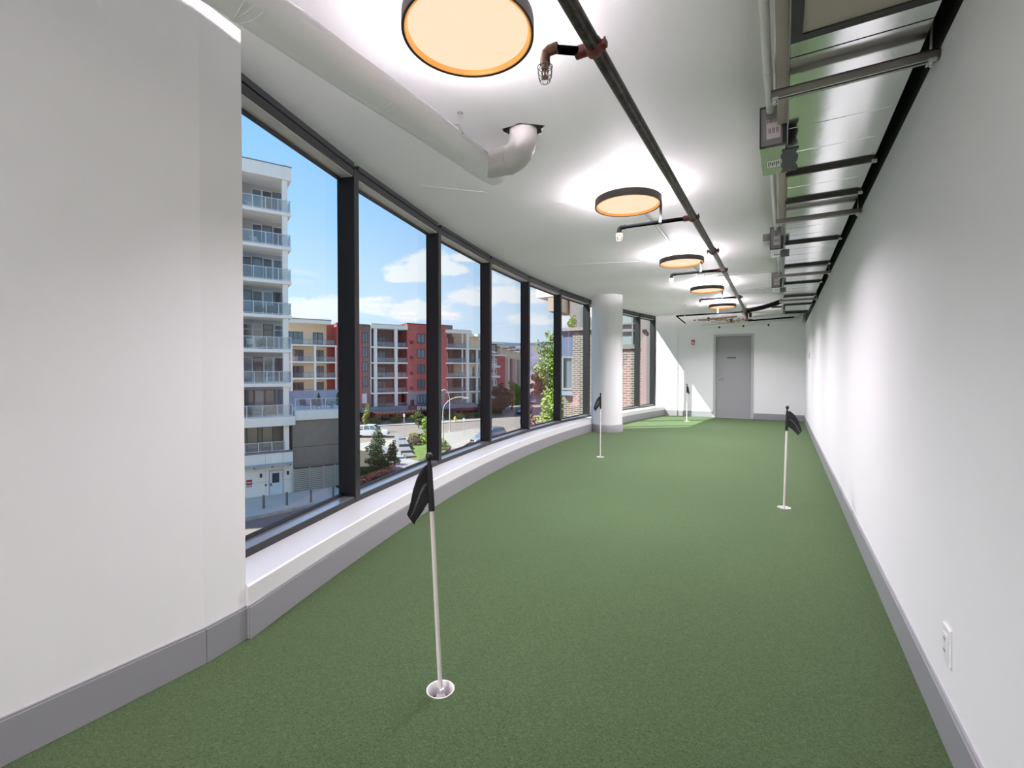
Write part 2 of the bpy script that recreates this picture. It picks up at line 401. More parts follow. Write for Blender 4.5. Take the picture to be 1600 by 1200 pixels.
# walls
w = obj('wall_right', MB().box(XR, XR + .12, YB, YE, 0, 2.372), WHITE, kind='structure'); w['label'] = 'long white painted wall on the right'
obj('dark_band', MB().box(XR + .012, XR + .12, YB, YE, 2.372, H), BANDK, w, label='black band above the white wall behind the duct')  # upper strip of the wall, plain black
w = obj('wall_left', MB().prism([(-2.09, YB), (-2.085, 1.05), (-2.118, 1.245), (-2.62, 1.245), (-2.62, YB)], 0, H), WHITE, kind='structure'); w['label'] = 'white painted wall in the left foreground'
obj('wall_back', MB().box(-2.62, XR + .12, YB - .12, YB, 0, H), WHITE, kind='structure')
DX0, DX1, DZ = -1.575, -.625, 2.135
we = obj('wall_end', MB().box(gx(YE, -.13), DX0 + .05, YE, YE + .15, 0, H).box(DX1 - .05, XR + .12, YE, YE + .15, 0, H).box(DX0 + .05, DX1 - .05, YE, YE + .15, DZ, H), WHITE, kind='structure')
we['label'] = 'white painted end wall with the grey door'
obj('wall_pier', MB().box(gx(YE, .25) - .25, -2.483, YE - .022, YE + .01, 0, H), WHITE, we, label='shallow white pier beside the last window')
# baseboards
def baseboard(name, pts, side, lab):
    """pts polyline, board on left side (side=1) thickness .014"""
    mb = MB()
    for i in range(len(pts) - 1):
        mb.obox(pts[i], pts[i + 1], 0, .014 * side, 0.002, .142)
        mb.obox(pts[i], pts[i + 1], 0, .008 * side, .142, .150)
    o = obj(name, mb, BASE, kind='structure'); o['label'] = lab
    return o
baseboard('baseboard_right', [(XR, YB), (XR, YE)], 1, 'pale grey baseboard along the right wall')
baseboard('baseboard_left', [(-2.09, YB), (-2.085, 1.05), (-2.118, 1.245), (-2.21, 1.25)], -1, 'grey baseboard along the left foreground wall')
baseboard('baseboard_end', [(-2.483, YE), (DX0, YE)], -1, 'grey baseboard left of the end door')
baseboard('baseboard_end', [(DX1, YE), (XR, YE)], -1, 'grey baseboard right of the end door')
baseboard('baseboard_end', [(gx(YE, .25), YE - .022), (-2.483, YE - .022)], -1, 'grey baseboard on the shallow pier beside the last window')
cy = [1.245 + (YE - 1.245 - .02) * i / 36 for i in range(37)]
curb = MB()
for i in range(36):
    a, b = cy[i], cy[i + 1]
    curb.prism([(gx(a, .25), a), (gx(b, .25), b), (gx(b, -.12), b), (gx(a, -.12), a)], 0, .245)
# one continuous curb: keep only outer skin
def curbring():
    vs = []; fs = []
    for y in cy:
        xi, xo = gx(y, .25), gx(y, -.12)
        vs += [(xi, y, 0), (xi, y, .237), (xi - .008, y, .245), (xo, y, .245), (xo, y, 0)]
    for i in range(36):
        for k in range(5):
            a = i * 5 + k; b = i * 5 + (k + 1) % 5; fs.append((a, b, b + 5, a + 5))
    fs.append((0, 1, 2, 3, 4)); fs.append((180, 181, 182, 183, 184))
    return vs, fs
c = obj('trim_1', curbring(), SILL, kind='structure', smooth=True); c['label'] = 'low curved white curb under the windows'
def stripring(o0, o1, z0, z1):
    vs = []; fs = []
    for y in cy:
        vs += [(gx(y, o0), y, z0), (gx(y, o1), y, z0), (gx(y, o1), y, z1), (gx(y, o0), y, z1)]
    for i in range(36):
        for k in range(4):
            a = i * 4 + k; b = i * 4 + (k + 1) % 4; fs.append((a, b, b + 4, a + 4))
    fs.append((0, 1, 2, 3)); fs.append((144, 145, 146, 147))
    return vs, fs
bb = obj('baseboard_window', stripring(.249, .264, .002, .145), BASE, kind='structure', smooth=True); bb['label'] = 'grey baseboard along the curved curb'
obj('baseboard_window', stripring(.249, .257, .145, .152), BASE, bb, smooth=True)
# windows
def bay(i):
    A = MP[i]; B = MP[i + 1]
    if i == 0: A = (gx(1.20), 1.20)
    a = Vector((A[0], A[1], 0)); b = Vector((B[0], B[1], 0)); t = (b - a).normalized()
    root = thing('window_%d' % (i + 1), None, None, (A[0], A[1], .245), kind='structure')
    root['label'] = 'floor to ceiling window bay %s' % ['beside the left foreground wall', 'second from the left foreground wall', 'third from the left foreground wall', 'fourth from the left foreground wall', 'fifth from the left foreground wall', 'sixth from the left, just before the column', 'behind the round column', 'just past the round column', 'last before the end wall'][i]
    off = (A[0], A[1], .245)
    P = lambda p: (p.x, p.y)
    a2, b2 = a + t * .03, b - t * (.03 if i < 8 else .0)
    if i == 0: a2 = a
    m1 = MB(off).obox(P(a2), P(b2), 0, .13, 2.655, 2.70); m1.obox(P(a2), P(b2), .012, .13, 2.70, 2.712); m1.obox(P(a2), P(b2), -.004, .13, 2.712, H)
    obj('head_rail', m1, BLACKM, root)
    obj('head_track', MB(off).obox(P(a2 + t * .08), P(b2 - t * .08), .009, .011, 2.702, 2.706), SATIN, root, label='thin bright track line in the head rail')
    obj('head_reveal', MB(off).obox(P(a2), P(b2), .010, .104, 2.649, 2.654), REVEAL, root, label='underside of the dark head rail, its ground light painted in beige')  # beige stands for ground light on the underside of the dark rail
    obj('sill_rail', MB(off).obox(P(a2), P(b2), 0, .13, .2455, .285), BLACKM, root)
    obj('sill_strip', MB(off).obox(P(a2), P(b2), .008, .100, .2852, .289), SATIN, root, label='top of the dark sill rail, its sky reflection painted in as pale metal')  # pale tone stands for sky reflected in the dark rail
    g = MB(off).obox(P(a2), P(b2), .100, .13, .285, .304); g.obox(P(a2), P(b2), .104, .13, 2.632, 2.655)
    obj('gasket', g, GASK, root)
    obj('glass_pane', MB(off).obox(P(a2), P(b2), .112, .118, .304, 2.632), GLASS, root)
    # mullion at the far end of the bay
    nb = (Vector((MP[i + 2][0], MP[i + 2][1], 0)) - a).normalized() if i + 2 < len(MP) else t
    q0, q1 = b - nb * .031, b + nb * .031
    if i == 8: q0, q1 = b - nb * .055, b - nb * .002
    obj('mullion', MB(off).obox(P(q0), P(q1), -.004, .14, .2455, 2.711), BLACKM, root, bevel=.003)
    if i == 0:
        obj('mullion', MB(off).obox(P(a), P(a + t * .05), 0, .14, .2455, 2.711), BLACKM, root, bevel=.003)
for i in range(9): bay(i)
# own building shell outside: facade below, floors above, unseen wing added to keep the sun off the nearer bays
facade = [(gx(1.0 + i * 1.0, -.2), 1.0 + i * 1.0) for i in range(14)]
up = MB().prism([(XR + 6, YB)] + [(XR + 6, YE + .6)] + [(gx(14.0, -.2), 14.02)] + [(x, y) for x, y in facade[::-1]] + [(-2.62, 1.0), (-2.62, YB)], 3.06, 9.0)
u = obj('wall_facade', up, SHELL, kind='structure'); u['label'] = 'storeys of the same building above the room'
lo = MB().prism([(XR + 6, YB)] + [(XR + 6, YE + .6)] + [(gx(14.0, -.15), 14.02)] + [(gx(y, -.15), y) for x, y in facade[::-1]] + [(-2.62, 1.0), (-2.62, YB)], -9.2, -.46)
u = obj('wall_facade', lo, SHELL, kind='structure'); u['label'] = 'storeys of the same building below the room'
wing = tag(obj('shading_wing', MB().box(-14.2, -2.63, -16, .35, -9.2, 27), SHELL), 'unseen wing added beyond the left wall to shade the nearer windows', 'building')  # out of view, added and sized to cast shade on the nearer bays
# door
d = thing('door_1', None, None, (DX0, YE, 0), kind='structure'); d['label'] = 'grey steel door in the end wall'
off = (DX0, YE, 0)
fm = MB(off).box(DX0, DX0 + .06, YE - .02, YE + .15, 0, DZ + .05).box(DX1 - .06, DX1, YE - .02, YE + .15, 0, DZ + .05).box(DX0 + .06, DX1 - .06, YE - .02, YE + .15, DZ - .01, DZ + .05)
obj('door_frame', fm, DFRAME, d, bevel=.002)
leaf = obj('door_leaf', MB(off).box(DX0 + .063, DX1 - .063, YE + .05, YE + .095, .008, DZ - .014), DOORG, d, bevel=.002)
hx = DX0 + .13
hd = MB(off).tube([(hx, YE + .05, 1.035), (hx, YE + .042, 1.035)], .027, 20).tube([(hx, YE + .045, 1.035), (hx, YE - .002, 1.035), (hx + .018, YE - .01, 1.035), (hx + .125, YE - .01, 1.033)], .0095, 12)
obj('door_handle', hd, CHROME, leaf, smooth=True, label='chrome lever handle')
sx = -1.141
sg = obj('door_sign', MB(off).box(sx - .10, sx + .10, YE + .044, YE + .05, 1.552, 1.586), BLKP, leaf, label='small black sign plate with a pale line of lettering')
obj('threshold', MB(off).box(DX0 + .06, DX1 - .06, YE + .02, YE + .15, 0, .007), DFRAME, d)
lm = MB(off)
for i in range(16):
    if i == 7: continue
    lm.box(sx - .085 + i * .011, sx - .085 + i * .011 + .007, YE + .042, YE + .045, 1.563, 1.575)
obj('void_panel', MB(off).box(DX0 + .05, DX1 - .05, YE + .15, YE + .2, 0, DZ), BANDK, d)
# lettering belongs to the leaf (third level is the limit): attach beside the sign
obj('sign_lettering', lm, SIGNG, leaf, kind='stuff')
# access panel
ap = thing('access_panel', 'flush white square access panel on the end wall right of the door', 'panel', (.23, YE, 1.97))
off = (.23, YE, 1.97)
obj('panel_frame', MB(off).box(.05, .42, YE - .006, YE, 1.74, 2.19), WHITE, ap, bevel=.002)
obj('panel_door', MB(off).box(.075, .395, YE - .010, YE - .006, 1.765, 2.165), WHITE, ap, bevel=.002)
# fire alarm pull station
al = thing('fire_alarm_station', 'small red fire alarm pull station on the end wall', 'fire alarm', (-2.083, YE, 1.93))
off = (-2.083, YE, 1.93)
hs = obj('housing', MB(off).box(-2.122, -2.044, YE - .05, YE, 1.93, 2.06), REDP, al, bevel=.006)
obj('pull_handle', MB(off).box(-2.11, -2.056, YE - .058, YE - .05, 1.955, 1.985).box(-2.093, -2.073, YE - .058, YE - .05, 1.985, 2.02), WPL, al, label='white T shaped pull handle', bevel=.002)
# outlet and switch
def plate(name, lab, cat, y, z, h, w):
    t = thing(name, lab, cat, (XR, y, z)); off = (XR, y, z)
    obj('cover_plate', MB(off).box(XR - .007, XR, y - w / 2, y + w / 2, z, z + h), WPL, t, bevel=.003)
    obj('socket_face', MB(off).box(XR - .0095, XR - .007, y - w * .24, y + w * .24, z + h * .2, z + h * .8), WPL, t, bevel=.001)
    for k in (.3, .62):
        obj('slot', MB(off).box(XR - .0100, XR - .0094, y - .008, y - .004, z + h * k, z + h * k + .009).box(XR - .0100, XR - .0094, y + .004, y + .008, z + h * k, z + h * k + .009), BLKP, t)
plate('wall_outlet', 'white electrical outlet low on the right wall in the foreground', 'outlet', 2.04, .262, .12, .075)
t = thing('wall_switch', 'small white switch far along the right wall near the end', 'switch', (XR, 11.26, 1.48)); off = (XR, 11.26, 1.48)
obj('cover_plate', MB(off).box(XR - .012, XR, 11.22, 11.30, 1.48, 1.60), WPL, t, bevel=.003)
obj('rocker', MB(off).box(XR - .016, XR - .012, 11.245, 11.275, 1.505, 1.575), SIGNG, t, bevel=.001)
# column
cx, cyy, cr_ = -3.11, 9.315, .312
t = thing('round_column', 'thick round white column standing by the curved windows', 'column', (cx, cyy, 0))
obj('shaft', MB((cx, cyy, 0)).lathe([(cr_, .003), (cr_, H)], (cx, cyy), 64), COLM, t, smooth=True)
obj('column_baseboard', MB((cx, cyy, 0)).lathe([(cr_, .002), (cr_ + .016, .002), (cr_ + .016, .142), (cr_ + .008, .152), (cr_, .152)], (cx, cyy), 64, closed=True), BASE, t, smooth=True, label='grey baseboard ring')

# ================================================================== LAMPS
LAMPX, LZ = -1.146, 2.615
def make_lamp(loc, label):
    t = thing('ceiling_lamp', label, 'lamp', loc, group='round ceiling lamps'); zt = H - LZ; r = .274
    obj('ring', MB().lathe([(r, .0), (r, .058), (r - .004, .060), (r - .012, .058), (r - .012, .004), (r - .004, .0)], n=64, closed=True), LRING, t, smooth=True, label='black outer ring')
    obj('rim', MB().lathe([(r - .0122, .002), (r - .0122, .030), (r - .030, .030), (r - .018, .002)], n=64, closed=True), LGOLD, t, smooth=True, label='glowing gold inner rim')
    obj('diffuser', MB().lathe([(.0001, .020), (r - .02, .020), (r - .02, .026), (.0001, .026)], n=64), LDIFF, t, smooth=True, label='warm glowing diffuser')
    obj('top_glow', MB().lathe([(r - .012, .0605), (r - .003, .0605), (r - .003, .065), (r - .012, .065)], n=64, closed=True), LEDGE, t, smooth=True, label='warm light gap above the ring')
    obj('uplight', MB().lathe([(.1205, .0610), (.128, .0610), (.128, .0800), (.1205, .0800)], n=40, closed=True), LUP, t, smooth=True, label='hidden upward light strip on top of the lamp')
    obj('canopy', MB().lathe([(.12, .0662), (.12, zt)], n=40), LCAN, t, smooth=True)
    obj('back_plate', MB().lathe([(.0001, .045), (r - .0125, .045), (r - .0125, .060), (.0001, .060)], n=48), LCAN, t)
    return t
LAMPS = [(1.66, 'round ceiling lamp cut by the top of the picture, nearest the camera'), (4.035, 'second round ceiling lamp from the camera, beside the first full sprinkler branch'),
         (6.53, 'third round ceiling lamp from the camera, halfway down the row'), (8.97, 'fourth round ceiling lamp from the camera, second to last of the row'),
         (11.45, 'last round ceiling lamp, nearest the end door'), (-3.3, 'unseen round fill lamp added behind the camera'), (-5.2, 'unseen round fill lamp added at the very back of the room')]  # the lamps behind the camera are added as fill light
lamp0 = None
def lamp_light(x, y):
    for nm, z, e, rot, size, spread in (('lamp_light', LZ - .004, (LAMP_DOWN_W if y > 2 else LAMP1_DOWN_W) if y > 0 else REAR_FILL_W, (0, 0, 0), .46, (139 if y > 2 else 106) if y > 0 else 175),):
        ld = bpy.data.lights.new(nm, 'AREA'); ld.shape = 'DISK'; ld.size = size; ld.energy = e; ld.color = LAMP_TINT; ld.spread = math.radians(spread)
        lo_ = bpy.data.objects.new(nm, ld); COL.objects.link(lo_); lo_.location = (x, y, z); lo_.rotation_euler = rot
for y, lab in LAMPS:
    y *= (LZ - 1.22) / (2.64 - 1.22)
    if lamp0 is None: lamp0 = make_lamp((LAMPX, y, LZ), lab)
    else: dup(lamp0, (LAMPX, y, LZ), label=lab)
    lamp_light(LAMPX, y)
    if y < 0:
        ld = bpy.data.lights.new('lamp_uplight', 'AREA'); ld.shape = 'DISK'; ld.size = .5; ld.energy = 60; ld.color = LAMP_TINT  # extra fill uplight over the added rear lamps only
        lo_ = bpy.data.objects.new('lamp_uplight', ld); COL.objects.link(lo_); lo_.location = (LAMPX, y, LZ + .064); lo_.rotation_euler = (PI, 0, 0)
# ================================================================== CEILING SERVICES
# sprinkler system: one pipe run with its branches
SX, SZ = -.655, 2.50
sp = thing('sprinkler_pipe', 'long dark steel sprinkler pipe with side branches under the ceiling', 'pipe', (SX, 1.7, SZ)); O = (SX, 1.7, SZ)
obj('main_pipe', MB(O).tube([(SX - .005, YB + .02, SZ), (SX + .008, 5.40, SZ)], .0285, 20), PIPE, sp, smooth=True)
obj('main_pipe', MB(O).tube([(SX + .008, 5.46, SZ), (SX - .035, 11.28, SZ)], .0275, 20), PIPEG, sp, smooth=True, label='worn paler steel length of the main pipe')
def ring(mb, y, x=SX, z=SZ, r=.040, w=.045):
    mb.tube([(x, y - w / 2, z), (x, y - w / 2 + .006, z), (x, y + w / 2 - .006, z), (x, y + w / 2, z)], [r * .86, r, r, r * .86], 20)
def coupling(y, x=SX):
    mb = MB(O); ring(mb, y, x)
    for s in (-1, 1):
        mb.box(x + s * .034, x + s * .062, y - .016, y + .016, SZ - .012, SZ + .012)
        mb.tube([(x + s * .052, y, SZ - .026), (x + s * .052, y, SZ + .026)], .006, 8)
    return obj('coupling', mb, REDC, sp, smooth=True, label='red brown clamp coupling')
coupling(5.43, SX + .006); coupling(-2.4)
def branch(y, xe, dy=-.03, first=False):
    mb = MB(O); mb.tube([(SX - .05, y, SZ), (xe + .035, y + dy, SZ)], .0165, 14)
    b = obj('branch_pipe', mb, BRANCH, sp, smooth=True)
    c = MB(O); ring(c, y, SX, SZ, .036, .05); c.tube([(SX - .02, y, SZ), (SX - .075, y, SZ)], .024, 14)
    c.box(SX + .030, SX + .052, y - .014, y + .014, SZ - .011, SZ + .011); c.tube([(SX + .044, y, SZ - .024), (SX + .044, y, SZ + .024)], .005, 8)
    obj('branch_tee', c, REDC, b, smooth=True, label='red brown tee clamp')
    e = MB(O); ye = y + dy
    e.tube([(xe + .055, ye, SZ), (xe + .02, ye, SZ), (xe + .004, ye, SZ - .008), (xe, ye, SZ - .028), (xe, ye, SZ - .05)], .0205, 14)
    obj('elbow', e, RUST if first else BRANCH, b, smooth=True, label='rusty elbow fitting' if first else None)
    g = MB(O); g.lathe([(.013, SZ - .052), (.016, SZ - .056), (.016, SZ - .066), (.008, SZ - .070)], (xe, ye), 12)
    g.tube([(xe, ye, SZ - .07), (xe, ye, SZ - .098)], .004, 8); g.lathe([(.0001, SZ - .098), (.015, SZ - .100), (.015, SZ - .103), (.0001, SZ - .104)], (xe, ye), 14)
    for s in (-1, 1): g.tube([(xe + s * .012, ye, SZ - .066), (xe + s * .016, ye, SZ - .082), (xe + s * .004, ye, SZ - .098)], .002, 6)
    obj('sprinkler_head', g, BRASS, b, smooth=True, label='brass sprinkler head')
    k = MB(O)
    for i in range(8):
        a = 2 * PI * i / 8; ca, sa = math.cos(a), math.sin(a)
        k.tube([(xe + .016 * ca, ye + .016 * sa, SZ - .048), (xe + .030 * ca, ye + .030 * sa, SZ - .060), (xe + .027 * ca, ye + .027 * sa, SZ - .098), (xe + .019 * ca, ye + .019 * sa, SZ - .118)], .0016, 6)
    for rr_, zz in ((.030, .060), (.0285, .080), (.019, .118), (.016, .048)):
        k.tube([(xe + rr_ * math.cos(2 * PI * i / 16), ye + rr_ * math.sin(2 * PI * i / 16), SZ - zz) for i in range(17)], .0016, 5, caps=False)
    obj('head_cage', k, CAGE, b, smooth=True, label='clear protective cage around the sprinkler head')
    xs = SX + (xe - SX) * .42; ys = y + dy * .42
    if not first:
        h = MB(O).box(xs - .010, xs + .010, ys - .004, ys + .004, SZ + .016, H - .001); h.tube([(xs - .012, ys, SZ), (xs + .012, ys, SZ)], .0215, 14)
        h.box(xs - .02, xs + .02, ys - .02, ys + .02, H - .005, H - .001)
        obj('pipe_hanger', h, HANG, b, smooth=True, label='grey hanger strap')
branch(1.79, -.835, -.07, True)
branch(4.165, -1.27); branch(6.50, -1.28); branch(9.03, -1.285); branch(-.75, -1.27)
for y in (4.45, 7.4, 10.2, 2.9):
    pass
# last cross run at the far end
xb = MB(O).tube([(SX - .10, 11.30, SZ), (-2.14, 11.40, SZ)], .0165, 12); b = obj('branch_pipe', xb, BRANCH, sp, smooth=True)
obj('branch_pipe', MB(O).tube([(-2.14, 11.40, SZ), (-2.20, 12.9, SZ - .03)], .014, 12), BRANCH, sp, smooth=True)
for x in (-1.95, -1.25):
    obj('pipe_hanger', MB(O).box(x - .009, x + .009, 11.36, 11.37, SZ + .017, H - .001).tube([(x - .012, 11.37 , SZ), (x + .012, 11.37, SZ)], .0215, 12), ZINC, b, smooth=True)
rv = MB(O); rv.tube([(-.70, 11.30, SZ + .07), (-.70, 11.30, SZ - .05)], .055, 20); rv.tube([(-.76, 11.30, SZ), (-.60, 11.30, SZ)], .045, 18)
obj('riser_tee', rv, mat('dark_riser_paint', (.05, .016, .012), .6), sp, smooth=True, label='dark red brown riser fitting at the far end')
rv = MB(O).tube([(-.68, 11.34, SZ - .03), (-.68, 11.34, SZ - .16), (-.665, 11.34, SZ - .185)], .036, 18); rv.tube([(-.60, 11.36, SZ - .02), (-.60, 11.36, SZ - .12)], .03, 16)
rv.box(-.76, -.56, 11.30, 11.40, SZ - .175, SZ - .155)
obj('valve', rv, mat('dark_valve_iron', (.045, .025, .018), .7), sp, smooth=True, label='rusty brown valve body hanging from the riser')
# hose from the riser to the duct
hz = [(-.66, 11.2, 2.51), (-.45, 10.85, 2.50), (-.22, 10.4, 2.505), (.0, 10.02, 2.515)]
hs = tag(obj('flexible_duct', MB().tube([Vector(hz[0]).lerp(Vector(hz[-1]), i / 24) + Vector((0, 0, -.02 * math.sin(PI * i / 24))) for i in range(25)], [.042 + .003 * (i % 2) for i in range(25)], 14), mat('black_flexible_duct', (.006, .006, .006), .9, spec=.1), smooth=True),
         'dark diagonal flexible duct running from the riser to the end of the metal duct', 'duct')
# white wrapped drain pipe
wx, wz, wr = -1.738, 2.60, .089
wp = thing('drain_pipe', 'thick white wrapped drain pipe under the ceiling above the windows', 'pipe', (wx, 2.8, wz)); O = (wx, 2.8, wz)
pts = [(wx, YB + .05, wz)] + [(wx + .002 * math.sin(i * 1.7), -1 + i * .25, wz + .0015 * math.sin(i * 2.3)) for i in range(14)] + [(wx, 2.52, wz)]
rs = [wr] + [wr + .0018 * math.sin(i * 2.9) for i in range(14)] + [wr]
obj('wrapped_pipe', MB(O).tube(pts, rs, 36), WPIPE, wp, smooth=True)
obj('end_cap', MB(O).tube([(wx, 2.50, wz - .008), (wx, 2.70, wz - .012), (wx, 2.79, wz - .012), (wx, 2.835, wz - .012), (wx, 2.85, wz - .012)], [wr - .002, wr - .004, wr - .012, wr - .032, .02], 32), WPIPE, wp, smooth=True, label='rounded closed pipe end')
for y in (1.02, 1.72, 2.38):
    mb = MB(O)
    for k in range(3):
        mb.tube([(wx + (wr + .0005) * math.cos(a), y + k * .012 + .025 * math.sin(a * 1.5 + k), wz + (wr + .0005) * math.sin(a)) for a in [-2.6 + i * .16 for i in range(13)]], .0016, 6)
    obj('wrap_crease', mb, WPIPE, wp, smooth=True)
obj('side_arm', MB(O).tube([(wx + .03, 2.66, wz - .005), (wx + .20, 2.665, wz - .005)], .086, 32), PVC, wp, smooth=True, label='beige grey plastic side arm')
r2 = .086; path = []
for i in range(9):
    a = PI / 2 * i / 8; path.append((wx + .185 + .105 * math.sin(a), 2.665, wz - .005 + .105 * (1 - math.cos(a))))
path = [(wx + .15, 2.665, wz - .005)] + path + [(path[-1][0], 2.665, H + .1)]
obj('elbow', MB(O).tube(path, [r2 + .003] + [r2 + .003] * 9 + [r2], 32), PVC, wp, smooth=True, label='beige grey elbow rising into the ceiling hole')
obj('collar', MB(O).tube([(wx + .180, 2.665, wz - .005), (wx + .195, 2.665, wz - .005)], r2 + .006, 32), PVC, wp, smooth=True)
hg = MB(O).tube([(wx + .075, 2.28, wz + .045), (wx + .075, 2.28, H - .001)], .004, 8)
hg.tube([(wx, 2.28, wz + wr * 1.02), (wx + .075, 2.28, wz + .08), (wx + .095, 2.28, wz + .02)], .005, 8); hg.box(wx + .062, wx + .088, 2.265, 2.295, H - .005, H - .001)
obj('hanger', hg, ZINC, wp, smooth=True, label='small zinc hanger rod')
# metal duct
DXL, DXR, DZB = .018, .432, 2.40
du = thing('metal_duct', 'flat shiny galvanised air duct along the top of the right wall', 'duct', (.22, 2.0, DZB)); O = (.22, 2.0, DZB)
FL = [3.27, 3.80, 5.03, 6.13, 7.33, 8.60, 9.68]
seg = [YB + .3, -3.5, -1.2, .6] + [2.08] + FL + [10.92]
for i in range(len(seg) - 1):
    a, b = seg[i] + .004, seg[i + 1] - .004
    s = obj('duct_section', MB(O).box(DXL, DXR, a, b, DZB, 2.70), DUCT, du)
    n = max(1, int((b - a) / .3)) if b > 2 else 0
    for k in range(1, n + 1):
        y = a + (b - a) * k / (n + 1); obj('pressed_rib', MB(O).tube([(DXL + .002, y, DZB + .0005), (DXR - .002, y, DZB + .0005)], .0022, 6), DUCT, s, smooth=True)
for y in FL:
    f = MB(O).box(DXL - .008, DXR + .004, y - .0085, y + .0085, DZB - .020, DZB + .002); f.box(DXR, DXR + .006, y - .0085, y + .0085, DZB, 2.70); 
    f = obj('flange', f, DUCTD, du, label='dark flange joint')
    obj('corner_clip', MB(O).box(DXR - .012, DXR + .012, y - .018, y + .006, DZB - .026, DZB - .012), ZINC, f)
ef = MB(O).box(DXL - .012, DXL + .022, 10.0, 10.95, DZB - .03, DZB); ef.box(DXL, DXR, 10.92, 10.96, DZB - .03, 2.70)
obj('end_frame', ef, DUCTD, du, label='dark end frame of the duct')
obj('side_channel', MB(O).box(-.030, .014, -.5, 2.66, 2.425, 2.60).box(-.030, .014, 3.07, 4.45, 2.425, 2.60), DUCTB, du, label='beige brown channel along the left edge of the duct')
obj('side_channel', MB(O).box(-.018, .012, 4.47, 10.9, 2.45, 2.60), THINC, du)
# dark framed opening with beige lining nearest the camera
of = MB(O)
for q in ((DXL + .0, DXR, 1.93, 1.965), (DXL + .0, DXR, 1.10, 1.14)): of.box(*q, DZB - .016, DZB)
for q in ((DXL, DXL + .035, 1.14, 1.93), (DXR - .035, DXR, 1.14, 1.93)): of.box(*q, DZB - .016, DZB)
obj('opening_frame', of, DUCTD, du, label='dark frame around the beige opening')
obj('opening_lining', MB(O).box(DXL + .035, DXR - .035, 1.14, 1.93, DZB - .010, DZB), DUCTB, du, label='beige lining in the framed opening')
# trapeze hangers
def trapeze(y, lab):
    t = thing('trapeze_hanger', lab, 'hanger', (.2, y, 2.345), group='steel trapeze hangers carrying the duct'); O = (.2, y, 2.345)
    m_ = MB(O); m_.box(-.050, XR - .006, y - .021, y - .013, 2.338, 2.366); m_.box(-.050, XR - .006, y + .013, y + .021, 2.338, 2.366); m_.box(-.050, XR - .006, y - .021, y + .021, 2.362, 2.368)
    obj('strut_channel', m_, STRUT, t)
    obj('lip', MB(O).box(-.050, XR - .006, y - .012, y - .007, 2.336, 2.340).box(-.050, XR - .006, y + .007, y + .012, 2.336, 2.340), ZINC, t)
    for x in (-.034, XR - .024):
        r_ = MB(O).tube([(x, y, 2.315), (x, y, H - .001)], .0048, 8); obj('threaded_rod', r_, ZINC, t, smooth=True)
        p = MB(O).box(x - .011, x + .011, y - .026, y + .026, 2.330, 2.3355); p.tube([(x, y, 2.320), (x, y, 2.330)], .009, 6)
        obj('nut_plate', p, ZINC, t)
    return t
for y, lab in ((2.235, 'steel trapeze hanger nearest the camera under the duct'), (4.12, 'second steel trapeze hanger from the camera, just before the second damper box'), (6.48, 'third steel trapeze hanger from the camera, just before the third damper box'), (8.75, 'farthest steel trapeze hanger, near the end of the duct')):
    trapeze(y, lab)
# white conduit along the duct
t = thing('white_conduit', 'white painted conduit running along the left side of the duct', 'conduit', (-.058, 2, 2.45)); O = (-.058, 2, 2.45)
obj('tube', MB(O).tube([(-.0645, YB + .1, 2.50), (-.0645, 2.31, 2.50), (-.060, 2.655, 2.50)], .017, 16), CONDUIT, t, smooth=True)
obj('tube', MB(O).tube([(-.063, 3.055, 2.517), (-.0615, 4.935, 2.517)], .0155, 16), CONDUIT, t, smooth=True)
obj('tube', MB(O).tube([(-.047, 5.285, 2.517), (-.047, 7.205, 2.517)], .009, 12), CONDUIT, t, smooth=True)
obj('sleeve', MB(O).tube([(-.0645, 2.30, 2.50), (-.0645, 2.345, 2.50)], .019, 16), CONDUIT, t, smooth=True)
